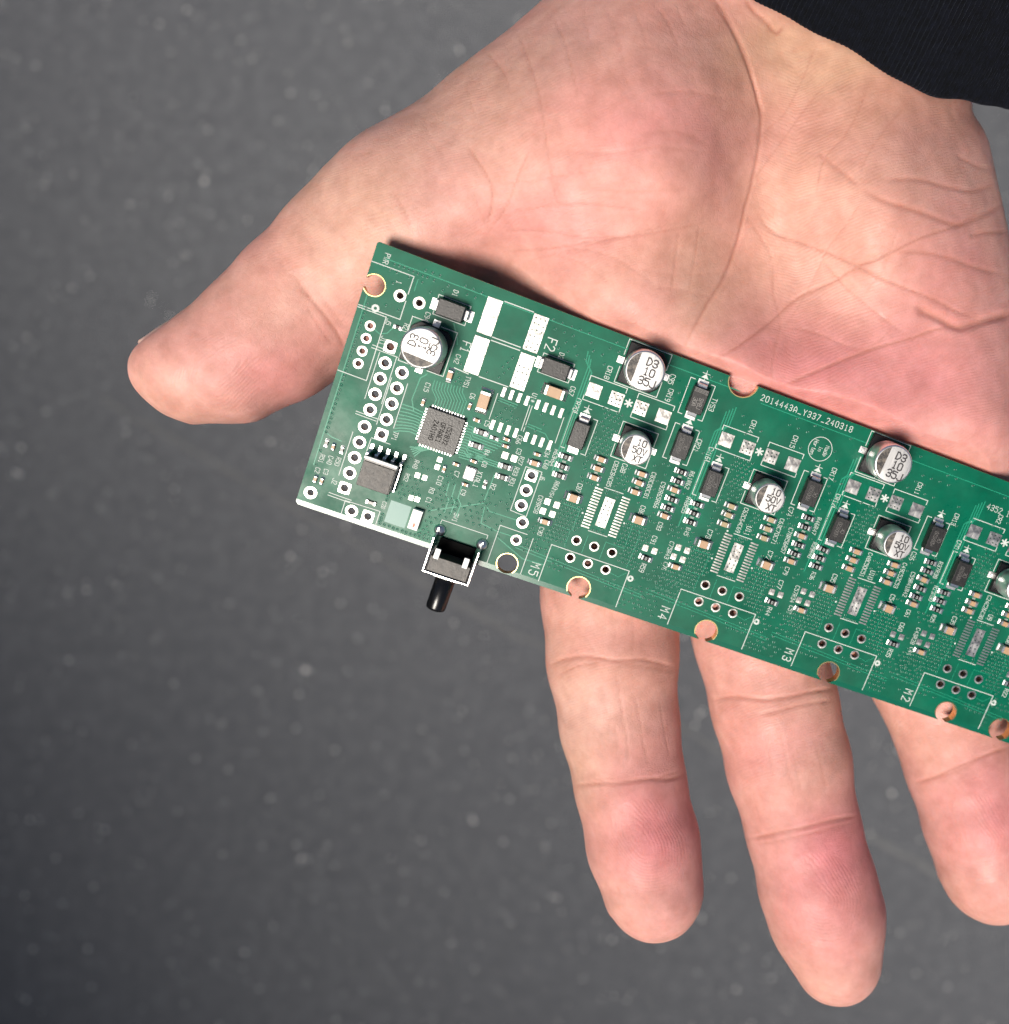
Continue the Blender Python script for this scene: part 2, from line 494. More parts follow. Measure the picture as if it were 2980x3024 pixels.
def build_hand():
    h = NETS_H
    # --- palm fields on a pixel raster
    gs = 10.
    gx = np.arange(150, 3500 + 1, gs)
    gy = np.arange(-650, 2200 + 1, gs)
    PX, PY = np.meshgrid(gx, gy, indexing='ij')
    poly = np.array(PALM, float)
    for _ in range(2):                                   # Chaikin keeps the outline rounded
        a, b = poly, np.roll(poly, -1, 0)
        poly = np.stack([a * .75 + b * .25, a * .25 + b * .75], 1).reshape(-1, 2)
    dmin = np.full(PX.shape, 1e9)
    inside = np.zeros(PX.shape, bool)
    for (ax, ay), (bx, by) in zip(poly, np.roll(poly, -1, 0)):
        dx, dy = bx - ax, by - ay
        tt = np.clip(((PX - ax) * dx + (PY - ay) * dy) / (dx * dx + dy * dy + 1e-9), 0, 1)
        dmin = np.minimum(dmin, np.hypot(PX - ax - tt * dx, PY - ay - tt * dy))
        cond = (ay > PY) != (by > PY)
        with np.errstate(divide='ignore', invalid='ignore'):
            xi = ax + (PY - ay) * dx / (dy if abs(dy) > 1e-9 else 1e-9)
        inside ^= cond & (PX < xi)
    sd = np.where(inside, dmin, -dmin) * 158. / FPX
    # thin-plate front depth
    C = np.array(DEPTH, float)
    P, z = C[:, :2] / 1000, C[:, 2]
    r = np.linalg.norm(P[:, None] - P[None], axis=2)
    K = np.where(r > 0, r * r * np.log(r + 1e-12), 0) + np.eye(len(P)) * .0012
    A = np.hstack([np.ones((len(P), 1)), P])
    M = np.block([[K, A], [A.T, np.zeros((3, 3))]])
    w = np.linalg.solve(M, np.concatenate([z, np.zeros(3)]))
    q = np.stack([PX.ravel(), PY.ravel()], 1) / 1000
    Df = np.zeros(len(q))
    for i in range(len(P)):
        rr = np.linalg.norm(q - P[i], axis=1)
        Df += w[i] * np.where(rr > 0, rr * rr * np.log(rr + 1e-12), 0)
    Df = (Df + w[-3] + q @ w[-2:]).reshape(PX.shape)
    Df = np.clip(Df, 143, 190)
    # --- voxel grid
    x0, x1, y0, y1, z0, z1 = -100., 86., -97., 106., -62., 12.
    X = np.arange(x0, x1, h, dtype=np.float32)
    Y = np.arange(y0, y1, h, dtype=np.float32)
    Z = np.arange(z0, z1, h, dtype=np.float32)
    f = np.empty((len(X), len(Y), len(Z)), np.float32)
    def bil(F, u, v):
        iu = np.clip(u, 0, F.shape[0] - 1.001)
        iv_ = np.clip(v, 0, F.shape[1] - 1.001)
        i, j = iu.astype(int), iv_.astype(int)
        a, b = iu - i, iv_ - j
        return F[i, j] * (1 - a) * (1 - b) + F[i + 1, j] * a * (1 - b) + F[i, j + 1] * (1 - a) * b + F[i + 1, j + 1] * a * b
    XX, YY = np.meshgrid(X, Y, indexing='ij')
    R, T2 = 15., 13.5
    for k, zz in enumerate(Z):
        d = CAMZ - zz
        u = (CXP + FPX * XX / d - gx[0]) / gs
        v = (CYP - FPX * YY / d - gy[0]) / gs
        s = bil(sd, u, v)
        D = bil(Df, u, v)
        a = np.maximum(R - s, 0) / R
        b = (d - (D + T2)) / T2
        f[:, :, k] = (np.sqrt(a * a + b * b) - 1) * T2
    # --- fingers: chains of round cones, merged smoothly
    def smin(a, b, k):
        hh = np.clip(.5 + .5 * (b - a) / k, 0, 1)
        return b + (a - b) * hh - k * hh * (1 - hh)
    for name, st in FINGERS.items():
        ctr = [world_pt(px, py, d) for px, py, wd, d in st]
        rad = [wd / 2 / FPX * d for px, py, wd, d in st]
        lo = np.min([c - r_ for c, r_ in zip(ctr, rad)], 0) - 9
        hi = np.max([c + r_ for c, r_ in zip(ctr, rad)], 0) + 9
        ix = slice(max(0, int((lo[0] - x0) / h)), min(len(X), int((hi[0] - x0) / h) + 2))
        iy = slice(max(0, int((lo[1] - y0) / h)), min(len(Y), int((hi[1] - y0) / h) + 2))
        iz = slice(max(0, int((lo[2] - z0) / h)), min(len(Z), int((hi[2] - z0) / h) + 2))
        gxx, gyy, gzz = X[ix][:, None, None], Y[iy][None, :, None], Z[iz][None, None, :]
        g = None
        for (a, ra), (b, rb) in zip(zip(ctr, rad), zip(ctr[1:], rad[1:])):
            ba = (b - a).astype(np.float32)
            tt = np.clip(((gxx - a[0]) * ba[0] + (gyy - a[1]) * ba[1] + (gzz - a[2]) * ba[2]) / float(ba @ ba), 0, 1)
            dd = np.sqrt((gxx - a[0] - tt * ba[0]) ** 2 + (gyy - a[1] - tt * ba[1]) ** 2 + (gzz - a[2] - tt * ba[2]) ** 2) - (ra + (rb - ra) * tt)
            g = dd if g is None else smin(g, dd, np.float32(1.6))
        f[ix, iy, iz] = smin(f[ix, iy, iz], g, np.float32(9. if name == 'thumb' else 5.))
    # --- naive surface nets
    ins = f < 0
    cs = np.zeros(tuple(n - 1 for n in f.shape), np.int8)
    for dx in (0, 1):
        for dy in (0, 1):
            for dz in (0, 1):
                cs += ins[dx:f.shape[0] - 1 + dx, dy:f.shape[1] - 1 + dy, dz:f.shape[2] - 1 + dz]
    act = np.argwhere((cs > 0) & (cs < 8))
    idx = np.full(cs.shape, -1, np.int32)
    idx[tuple(act.T)] = np.arange(len(act))
    acc = np.zeros((len(act), 3))
    cnt = np.zeros(len(act))
    corners = np.array([(a, b, c) for a in (0, 1) for b in (0, 1) for c in (0, 1)])
    val = np.stack([f[tuple((act + c).T)] for c in corners], 1)
    for i in range(8):
        for j in range(i + 1, 8):
            if abs(corners[i] - corners[j]).sum() != 1:
                continue
            a, b = val[:, i], val[:, j]
            mk = (a < 0) != (b < 0)
            tt = np.where(mk, a / (a - b + 1e-20), 0)
            acc[mk] += (corners[i] + tt[:, None] * (corners[j] - corners[i]))[mk]
            cnt[mk] += 1
    V = (act + acc / cnt[:, None]) * h + np.array([x0, y0, z0])
    quads = []
    for ax in range(3):
        o1, o2 = [(1, 2), (2, 0), (0, 1)][ax]
        sl_a = [slice(None)] * 3
        sl_b = [slice(None)] * 3
        sl_a[ax], sl_b[ax] = slice(0, -1), slice(1, None)
        A_, B_ = ins[tuple(sl_a)], ins[tuple(sl_b)]
        e = np.argwhere(A_ != B_)
        e = e[(e[:, o1] > 0) & (e[:, o2] > 0) & (e[:, o1] < f.shape[o1] - 1) & (e[:, o2] < f.shape[o2] - 1)]
        flip = A_[tuple(e.T)]
        def at(d1, d2):
            c = e.copy()
            c[:, o1] += d1
            c[:, o2] += d2
            return idx[tuple(c.T)]
        qd = np.stack([at(-1, -1), at(0, -1), at(0, 0), at(-1, 0)], 1)
        qd[~flip] = qd[~flip][:, ::-1]
        quads.append(qd)
    Q = np.concatenate(quads)
    Q = Q[(Q >= 0).all(1)]
    # light relaxation, then one Catmull-Clark level
    for _ in range(4):
        i = np.concatenate([Q[:, a] for a in range(4)] + [Q[:, (a + 1) % 4] for a in range(4)])
        j = np.concatenate([Q[:, (a + 1) % 4] for a in range(4)] + [Q[:, a] for a in range(4)])
        cnt = np.bincount(i, minlength=len(V))
        acc = np.stack([np.bincount(i, V[j, c], len(V)) for c in range(3)], 1)
        V = V * .5 + .5 * acc / np.maximum(cnt, 1)[:, None]
    return V, Q

# creases: (points in source pixels, width mm, depth mm)
def rz(ox, oy, s, pts):
    return [(ox + x / s, oy + y / s) for x, y in pts]
r2 = lambda *p: rz(1000, 0, 1.5867, p)
r3 = lambda *p: rz(1980, 0, 1.904, p)
r4 = lambda *p: rz(1980, 500, 1.904, p)
r5 = lambda *p: rz(1500, 1700, 1.61, p)
r6 = lambda *p: rz(2000, 2000, 1.8867, p)
r1 = lambda *p: rz(300, 600, 1.904, p)
CREASES = [
 (r3((200, -40), (330, 130), (420, 320), (490, 530), (512, 700), (470, 980), (420, 1180), (370, 1380), (300, 1560), (220, 1690), (130, 1850), (60, 1990)), .55, .50),
 (r3((200, -60), (300, 60), (380, 200), (440, 340), (500, 560), (540, 700)), .45, .36),
 (r4((230, 1090), (400, 980), (560, 860), (720, 720), (900, 640), (1050, 550), (1200, 490), (1400, 390), (1600, 320), (1750, 240), (1850, 190)), .50, .42),
 (r4((470, 200), (560, 340), (740, 420), (900, 480), (1050, 550), (1200, 620), (1350, 680), (1500, 740), (1620, 800), (1760, 850)), .5, .45),
 (r4((590, 1240), (850, 1120), (1050, 1040), (1200, 990), (1350, 950), (1500, 900), (1620, 880)), .55, .45),
 (r4((1360, 770), (1500, 830), (1620, 885), (1700, 870), (1800, 840), (1960, 800)), 1.3, 1.5),
 (r4((850, 510), (980, 660), (1100, 760), (1240, 870), (1350, 950)), .40, .28),
 (r4((1270, 870), (1180, 960), (1080, 1010), (960, 980), (850, 930), (740, 900), (640, 885)), .35, .22),
 (r4((470, 190), (420, 240), (560, 480), (580, 700), (620, 850), (600, 960), (570, 1120), (580, 1250)), .35, .22),
 (r4((1100, 130), (1000, 290), (880, 450), (830, 560), (760, 700), (700, 800), (640, 900)), .32, .20),
 (r4((1280, 330), (1200, 560), (1130, 650), (1080, 730)), .30, .18),
 (r3((840, 220), (800, 300), (740, 450), (640, 640), (550, 720), (470, 820)), .35, .22),
 (r3((1115, 470), (1060, 620), (980, 760), (880, 870), (840, 960), (820, 1100)), .38, .26),
 (r3((1325, 590), (1200, 740), (1110, 870), (1060, 990)), .34, .22),
 (r3((920, 430), (830, 520), (700, 690), (600, 830), (460, 1030)), .34, .22),
 (r3((1520, 800), (1440, 900), (1370, 980)), .32, .16),
 (r3((1060, 1050), (1200, 1130), (1400, 1190), (1600, 1260), (1700, 1240), (1800, 1190), (1900, 1130)), .9, .42),
 (r3((820, 850), (920, 930), (1060, 1050)), .8, .32),
 (r3((1200, 1010), (1400, 1010), (1600, 1060), (1700, 1072), (1830, 1035)), .8, .34),
 (r3((1270, 1420), (1400, 1420), (1550, 1445), (1700, 1500), (1880, 1545)), .8, .32),
 (r3((1680, 1330), (1760, 1310), (1900, 1300)), .7, .34),
 (r3((1600, 870), (1720, 930), (1800, 960)), .7, .24),
 (r3((830, 900), (900, 930), (980, 900)), .4, .15),
 (r3((850, 1110), (950, 1110), (1060, 1100)), .35, .14),
 (r3((410, -20), (470, 60), (540, 120), (600, 180), (650, 130)), .7, .45),
 (r2((1000, 60), (1060, 200), (1110, 400), (1120, 470)), .33, .2),
 (r2((830, 130), (880, 250), (940, 450), (970, 650), (1000, 850), (1030, 980)), .36, .24),
 (r2((690, 240), (770, 330), (800, 420)), .36, .22),
 (r2((600, 400), (620, 480), (650, 560)), .3, .14),
 (r2((600, 680), (680, 800), (715, 880), (715, 970), (690, 1060)), .48, .36),
 (r2((620, 870), (650, 960), (700, 1080)), .35, .2),
 (r2((890, 700), (830, 850), (780, 980), (700, 1090)), .38, .26),
 (r2((250, 890), (320, 1010), (350, 1100)), .38, .22),
 (r2((400, 540), (430, 650), (500, 740)), .32, .12),
 (r2((1150, 20), (1160, 120), (1190, 220)), .3, .14), (r2((1240, 10), (1290, 120), (1330, 260), (1360, 420)), .3, .14),
 (r2((1470, 10), (1540, 100), (1600, 230)), .32, .15), (r2((1380, 30), (1420, 130), (1450, 240)), .3, .14), (r2((1580, 10), (1620, 120)), .3, .14),
 (r2((740, 860), (900, 850), (1090, 815), (1250, 790)), .38, .16),
 (r2((820, 1000), (1000, 965), (1240, 965), (1450, 990)), .4, .2),
 (r2((760, 1080), (950, 1085), (1150, 1110), (1350, 1100), (1600, 1040)), .42, .22),
 (r2((740, 1180), (950, 1170), (1150, 1140), (1330, 1110), (1550, 1080), (1750, 1030)), .45, .24),
 (r2((870, 1230), (1050, 1180), (1200, 1150)), .4, .18),
 (r2((1100, 1160), (1250, 1190), (1380, 1260), (1500, 1350)), .38, .18),
 (r2((1000, 1190), (1150, 1240), (1280, 1340)), .36, .16),
 (r2((1040, 710), (1300, 715), (1500, 690), (1750, 720)), .6, .14),
 (r2((1400, 630), (1600, 620), (1750, 690)), .6, .13), (r2((1450, 440), (1650, 430), (1850, 470)), .6, .13),
 (r2((1100, 880), (1400, 900), (1650, 880)), .6, .12),
 (r2((1600, 1050), (1580, 1200), (1560, 1400)), .32, .15), (r2((1690, 1040), (1670, 1200), (1640, 1380)), .32, .15),
 (r2((1400, 1260), (1600, 1290), (1800, 1280)), .34, .15), (r2((1380, 1330), (1600, 1360), (1780, 1400)), .34, .15),
 # finger joints
 (r5((180, 440), (260, 400), (380, 385), (520, 405), (640, 400), (760, 430), (810, 450)), .55, .50),
 (r5((230, 480), (330, 430), (450, 410)), .4, .25), (r5((490, 450), (560, 425), (680, 435), (800, 460)), .4, .25),
 (r5((310, 1000), (420, 990), (540, 985), (660, 970), (780, 965), (850, 935)), .55, .48),
 (r5((380, 975), (520, 965), (700, 960), (840, 925)), .35, .22),
 (r5((510, 440), (530, 560), (550, 680), (570, 800), (570, 900)), .3, .18), (r5((600, 560), (630, 700), (650, 820), (680, 920)), .3, .16),
 (r5((500, 680), (515, 780), (530, 900)), .28, .14), (r5((720, 580), (740, 720), (770, 880)), .28, .13), (r5((440, 500), (470, 640), (480, 760)), .28, .1),
 (r5((480, 100), (500, 200), (510, 330)), .3, .12), (r5((590, 170), (600, 280), (590, 380)), .3, .12),
 (r6((190, 130), (320, 110), (480, 125), (620, 110), (760, 80), (880, 60)), .6, .55),
 (r6((440, 210), (560, 190), (700, 155), (870, 130)), .5, .34),
 (r6((390, 905), (480, 885), (600, 860), (720, 835), (850, 800), (1010, 770)), .6, .52),
 (r6((430, 930), (560, 915), (700, 880), (860, 840), (1010, 800)), .4, .22),
 (r6((480, 300), (510, 430), (540, 560)), .3, .17), (r6((630, 370), (660, 480), (690, 640)), .3, .17), (r6((560, 250), (590, 380), (620, 520), (670, 700)), .3, .16),
 (r6((420, 620), (440, 720), (470, 820)), .3, .12), (r6((760, 330), (800, 480), (830, 620)), .28, .12),
 (r6((1310, 590), (1400, 570), (1520, 520), (1640, 470), (1760, 420), (1860, 385)), .55, .45), (r6((1370, 560), (1500, 545), (1650, 490)), .4, .22),
 # thumb joint
 (r1((1110, 450), (1180, 540), (1260, 640), (1330, 740), (1370, 830)), .6, .42), (r1((1040, 400), (1090, 420), (1150, 520)), .45, .22),
 (r1((1150, 580), (1230, 700), (1300, 800)), .4, .18), (r1((970, 300), (1010, 330), (1040, 400)), .45, .16), (r1((1200, 480), (1290, 600), (1370, 700)), .4, .16),
]

def catmull(pts, n=6):
    p = np.array(pts, float)
    p = np.vstack([2 * p[0] - p[1], p, 2 * p[-1] - p[-2]])
    out = []
    for i in range(1, len(p) - 2):
        for k in range(n):
            t_ = k / n
            a, b, c, d = p[i - 1], p[i], p[i + 1], p[i + 2]
            out.append(.5 * ((2 * b) + (-a + c) * t_ + (2 * a - 5 * b + 4 * c - d) * t_ ** 2 + (-a + 3 * b - 3 * c + d) * t_ ** 3))
    out.append(p[-2])
    return np.array(out)

def vnormals(V, Q):
    nrm = np.cross(V[Q[:, 2]] - V[Q[:, 0]], V[Q[:, 3]] - V[Q[:, 1]])
    i = Q.T.ravel()
    N = np.stack([np.bincount(i, np.tile(nrm[:, c], 4), len(V)) for c in range(3)], 1)
    return N / (np.linalg.norm(N, axis=1, keepdims=True) + 1e-12)

V, Q = build_hand()
tmp = bpy.data.meshes.new('tmp')
tmp.from_pydata(V.tolist(), [], Q.tolist())
to = bpy.data.objects.new('tmp', tmp)
COL.objects.link(to)
md = to.modifiers.new('s', 'SUBSURF')
md.levels = md.render_levels = 1
dg = bpy.context.evaluated_depsgraph_get()
ev = to.evaluated_get(dg).to_mesh()
V = np.empty(len(ev.vertices) * 3, np.float32)
ev.vertices.foreach_get('co', V)
V = V.reshape(-1, 3).astype(float)
Q = np.empty(len(ev.loops), np.int32)
ev.loops.foreach_get('vertex_index', Q)
Q = Q.reshape(-1, 4)
to.evaluated_get(dg).to_mesh_clear()
bpy.data.objects.remove(to)
bpy.data.meshes.remove(tmp)

def hand_fields(V, N):
    d = CAMZ - V[:, 2]
    px = CXP + FPX * V[:, 0] / d
    py = CYP - FPX * V[:, 1] / d
    front = np.clip((N[:, 2] - .02) / .25, 0, 1)
    disp = np.zeros(len(V))
    crease = np.zeros(len(V))
    k = 165. / FPX
    for pts, w, dep in CREASES:
        c = catmull(pts)
        m_ = (px > c[:, 0].min() - 90) & (px < c[:, 0].max() + 90) & (py > c[:, 1].min() - 90) & (py < c[:, 1].max() + 90) & (front > 0)
        ii = np.nonzero(m_)[0]
        if not len(ii):
            continue
        p = np.stack([px[ii], py[ii]], 1)
        best = np.full(len(ii), 1e9)
        fade = np.ones(len(ii))
        L = np.concatenate([[0], np.cumsum(np.linalg.norm(np.diff(c, axis=0), axis=1))])
        for j in range(len(c) - 1):
            a, b = c[j], c[j + 1]
            ba = b - a
            tt = np.clip(((p - a) @ ba) / (ba @ ba + 1e-9), 0, 1)
            dd = np.linalg.norm(p - a - tt[:, None] * ba, axis=1)
            nb = dd < best
            best[nb] = dd[nb]
            s = (L[j] + tt * (L[j + 1] - L[j])) / L[-1]
            fade[nb] = (np.clip(s / .12, 0.15, 1) * np.clip((1 - s) / .12, .15, 1))[nb]
        x = best * k / (w * .52)
        g = np.exp(-x * x) * fade
        disp[ii] += front[ii] * (-.44 * dep * g - .13 * dep * np.exp(-(x / 6.) ** 2) * fade)
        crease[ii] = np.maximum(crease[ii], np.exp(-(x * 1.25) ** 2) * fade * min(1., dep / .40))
    return px, py, disp, crease

N = vnormals(V, Q)
px, py, disp, crease = hand_fields(V, N)
# soft undulations of the flesh
def vn(p, s, seed):
    r_ = np.random.default_rng(seed)
    out = np.zeros(len(p))
    for _ in range(7):
        kx = r_.normal(0, 1, 3) / s
        out += np.sin(p @ kx * 2 + r_.uniform(0, 6.28))
    return out / 7
disp += .16 * vn(V, 9., 1) + .07 * vn(V, 3.2, 2)
V = V + N * disp[:, None]
def notch_in(u, v):
    return np.maximum(2.2 - np.hypot(u - 60.1, v - .15), 0) * .12
# skin under the board is pressed flat against its underside
Bi = np.linalg.inv(np.array(BMAT))
L3 = (np.c_[V * MM, np.ones(len(V))] @ Bi.T)[:, :3] / MM
du_ = np.maximum(-L3[:, 0], 0)
dv_ = np.maximum(np.maximum(L3[:, 1], -BL_V - L3[:, 1]), 0)
dist = np.hypot(du_, dv_)
dist = np.maximum(dist, notch_in(L3[:, 0], -L3[:, 1]))
lim = -TH - .05 + 1.15 * np.maximum(dist - .15, 0) - .012 * dist ** 2
over = (dist < 6) & (L3[:, 2] > lim) & (L3[:, 2] < 20)
L3[over, 2] = lim[over]
V[over] = ((np.c_[L3[over] * MM, np.ones(int(over.sum()))] @ np.array(BMAT).T)[:, :3]) / MM

# ridge pattern: phase (mm) and strength; flush: pink blood colour of the pads, paled for painted highlights; warm: yellower crease-side skin plus painted palm and wrist shade
wob = 1.4 * vn(V, 6., 5) + .6 * vn(V, 2.5, 6)
sc = 165. / FPX
phase = (px * .42 + py * .91) * sc + wob
amp = np.full(len(V), .45)
flush_light = .27 + .17 * vn(V, 14., 9) + .10 * vn(V, 5., 19)
def blob(cx, cy, rx, ry, ang=0.):
    c, s = math.cos(ang), math.sin(ang)
    a, b = (px - cx) * c + (py - cy) * s, -(px - cx) * s + (py - cy) * c
    return np.exp(-(a / rx) ** 2 - (b / ry) ** 2)
for (cx, cy, axx, ayy, L) in ((1905, 2500, .27, .96, 300), (2425, 2660, .24, .97, 300), (2890, 2480, .32, .95, 280), (640, 1110, -.93, .36, 300)):
    a = (px - cx) * axx + (py - cy) * ayy
    b = -(px - cx) * ayy + (py - cy) * axx
    wgt = np.clip(1.6 - np.hypot(a / L, b / 260) * 1.25, 0, 1)
    ph = np.where(a > 0, np.sqrt(a ** 2 * .8 + (b + .10 * a) ** 2 + 400), np.sqrt((.28 * a) ** 2 + (b + .25 * a) ** 2 + 400)) * sc + wob * .5
    phase = phase * (1 - wgt) + ph * wgt
    amp = amp * (1 - wgt) + .62 * wgt
hyp = np.clip((px - 2230) / 120, 0, 1) * np.clip((1420 - py) / 60, 0, 1)
ph2 = (px * .38 + py * .925) * sc + wob * .8
phase = phase * (1 - hyp) + ph2 * hyp
amp = np.maximum(amp, hyp * .85)
amp *= np.clip((py - 60) / 150, .1, 1)
flush_light += .60 * blob(1925, 2440, 140, 200, -.25) + .60 * blob(2450, 2610, 160, 220, -.2) + .35 * blob(2470, 2480, 150, 120) + .60 * blob(2930, 2400, 140, 200, -.2) + .25 * blob(2240, 2200, 120, 130)
flush_light += .50 * blob(2700, 1150, 380, 190) + .30 * blob(2850, 800, 170, 200) + .35 * blob(800, 1120, 190, 110, .4) + .30 * blob(1900, 380, 260, 160) + .3 * blob(2320, 1080, 220, 120) + .25 * blob(1500, 650, 260, 140)
flush_light -= .22 * blob(1350, 380, 300, 220, -.7) + .2 * blob(1050, 640, 200, 200) + .10 * blob(2430, 620, 220, 150) + .3 * blob(2380, 150, 220, 120) + .25 * blob(1700, 2150, 90, 160) + .2 * blob(2060, 800, 90, 200) + .22 * blob(1000, 700, 130, 180)
warm_shade = .5 + .4 * vn(V, 11., 12) + .7 * blob(2450, 200, 360, 200) + .5 * blob(2300, 620, 300, 260) + .3 * blob(1850, 700, 300, 180) + .35 * blob(1820, 1980, 260, 70) + .35 * blob(2280, 2090, 260, 70) - .45 * blob(2600, 1120, 420, 150)
hme = bpy.data.meshes.new('person')
hme.vertices.add(len(V))
hme.vertices.foreach_set('co', (V * MM).astype(np.float32).ravel())
hme.loops.add(Q.size)
hme.loops.foreach_set('vertex_index', Q.ravel())
hme.polygons.add(len(Q))
hme.polygons.foreach_set('loop_start', np.arange(0, Q.size, 4, dtype=np.int32))
hme.polygons.foreach_set('loop_total', np.full(len(Q), 4, np.int32))
hme.polygons.foreach_set('use_smooth', np.ones(len(Q), bool))
hme.update(calc_edges=True)
hme.validate()
for nm, arr in (('ridge', phase), ('ridgeamp', amp), ('crease', np.clip(crease, 0, 1)), ('flush_light', np.clip(flush_light, 0, 1)), ('warm_shade', np.clip(warm_shade, 0, 1))):
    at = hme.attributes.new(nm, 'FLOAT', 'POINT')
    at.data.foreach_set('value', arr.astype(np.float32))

m = MAT['skin'] = mat('skin', (.62, .36, .27), .46)
t = NT(m)
pale = t.mix(t.attr('warm_shade'), (.60, .35, .30), (.57, .335, .24))
col = t.mix(t.attr('flush_light'), pale, (.60, .215, .22))
mott = t.ramp(t.noise(260, 4, .65), [(.28, (.82, .77, .75)), (.72, (1.08, 1.10, 1.11))])
col = t.mix(1., col, mott, 'MULTIPLY')
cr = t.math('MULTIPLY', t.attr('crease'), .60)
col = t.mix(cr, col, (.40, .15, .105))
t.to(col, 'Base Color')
b = t.b
b.inputs['Subsurface Weight'].default_value = .45
b.inputs['Subsurface Radius'].default_value = (1., .36, .22)
b.inputs['Subsurface Scale'].default_value = .0016
b.inputs['Specular IOR Level'].default_value = .36
wv = t.math('SINE', t.math('MULTIPLY', t.attr('ridge'), 2 * math.pi / .52))
wv = t.math('MULTIPLY', t.math('MULTIPLY', wv, t.attr('ridgeamp')), t.math('ADD', t.noise(240, 2), .15))
nb = t.bump(wv, .24, .00007)
vor = t.n('ShaderNodeTexVoronoi')
vor.feature = 'DISTANCE_TO_EDGE'
vor.inputs['Scale'].default_value = 1150
t.l(t.coords(), vor.inputs['Vector'])
vmin = t.math('MINIMUM', vor.outputs['Distance'], .16)
nb = t.bump(vmin, .34, .00022, nb)
nb = t.bump(t.noise(420, 5, .7), .34, .00022, nb)
t.to(nb, 'Normal')
t.to(t.ramp(t.noise(300, 3), [(.3, (.44, .44, .44)), (.7, (.64, .64, .64))]), 'Roughness')
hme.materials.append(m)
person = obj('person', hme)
person['label'] = 'open hand, palm up with fingers spread, reaching out of a dark navy sleeve'
person['category'] = 'person'

# thumb nail: thin curved plate whose tip just shows past the thumb
nv, nf = [], []
NU, NW = 12, 10
pa, pb = world_pt(414, 1022, 170), world_pt(600, 905, 176)
axn = pb - pa
Ln = np.linalg.norm(axn)
axn /= Ln
side = np.array([0, 0, -1.]) - axn * np.dot([0, 0, -1.], axn)
side /= np.linalg.norm(side)
outn = np.cross(axn, side)
if outn[1] < 0:
    outn = -outn
for lay in (0., -.5):
    for i in range(NU + 1):
        for j in range(NW + 1):
            a = (j / NW - .5) * 2.0
            s_ = i / NU
            half = 6.0 * (1 - .35 * max(0, .25 - s_) * 4 * abs(a))
            p = pa + axn * (s_ * Ln) + side * (math.sin(a) * half) + outn * ((math.cos(a) - 1) * 5.2 + lay + .4)
            nv.append(p * MM)
def gi(l, i, j): return l * (NU + 1) * (NW + 1) + i * (NW + 1) + j
for i in range(NU):
    for j in range(NW):
        nf.append((gi(0, i, j), gi(0, i, j + 1), gi(0, i + 1, j + 1), gi(0, i + 1, j)))
        nf.append((gi(1, i, j), gi(1, i + 1, j), gi(1, i + 1, j + 1), gi(1, i, j + 1)))
for j in range(NW):
    nf.append((gi(0, 0, j), gi(1, 0, j), gi(1, 0, j + 1), gi(0, 0, j + 1)))
    nf.append((gi(0, NU, j + 1), gi(1, NU, j + 1), gi(1, NU, j), gi(0, NU, j)))
for i in range(NU):
    nf.append((gi(0, i + 1, 0), gi(1, i + 1, 0), gi(1, i, 0), gi(0, i, 0)))
    nf.append((gi(0, i, NW), gi(1, i, NW), gi(1, i + 1, NW), gi(0, i + 1, NW)))
nm_ = mat('nail', (.60, .40, .34), .3)
nm_.node_tree.nodes['Principled BSDF'].inputs['Subsurface Weight'].default_value = .3
nm_.node_tree.nodes['Principled BSDF'].inputs['Subsurface Scale'].default_value = .001
nail = obj('fingernail', mesh('fingernail', nv, nf, nm_, True), person)

# sleeve: ribbed navy cuff
RIM = [(1640, -310, 176), (1740, -262, 161), (1880, -190, 154), (2060, -95, 151), (2237, 0, 150), (2348, 54, 149.5), (2453, 113, 149.5), (2558, 177, 150), (2663, 237, 151.5),
       (2742, 272, 153.5), (2820, 294, 157), (2900, 311, 162), (2985, 320, 169), (3050, 318, 179), (3040, 290, 192), (2900, 230, 202), (2600, 90, 207), (2250, -70, 208), (1950, -210, 203), (1720, -300, 192)]
rp = np.array([world_pt(*p) for p in RIM])
n = len(rp)
NR = 2000
cur = []
per = NR // n
for i in range(n):
    a, b_, c, d = rp[i - 1], rp[i], rp[(i + 1) % n], rp[(i + 2) % n]
    for k in range(per):
        t_ = k / per
        cur.append(.5 * ((2 * b_) + (-a + c) * t_ + (2 * a - 5 * b_ + 4 * c - d) * t_ ** 2 + (-a + 3 * b_ - 3 * c + d) * t_ ** 3))
cur = np.array(cur)
seg = np.linalg.norm(np.roll(cur, -1, 0) - cur, axis=1)
arc = np.concatenate([[0], np.cumsum(seg)])
tot = arc[-1]
u = np.arange(NR) / NR * tot
cc = np.vstack([cur, cur[:1]])
cur = np.stack([np.interp(u, arc, cc[:, k]) for k in range(3)], 1)
axs = np.array([.44, .90, .10])
axs /= np.linalg.norm(axs)
tan = np.roll(cur, -1, 0) - np.roll(cur, 1, 0)
nor = np.cross(axs, tan)
nor /= np.linalg.norm(nor, axis=1, keepdims=True)
if np.sum(nor * (cur - cur.mean(0))) < 0:
    nor = -nor
nrib = int(tot / .78)
prof = [(14, -2.2), (6, -2.0), (1.2, -1.7), (.25, -1.2), (0, -.6), (.25, -.1)] + [(s_, .12 * min(1, s_ / 4) + (0.05 * s_ if s_ > 22 else 0.0)) for s_ in np.concatenate([np.arange(.8, 30, .7), np.arange(30, 95, 2.5)])]
vs = np.empty((len(prof), NR, 3))
th_ = np.arange(NR) / NR * 2 * np.pi
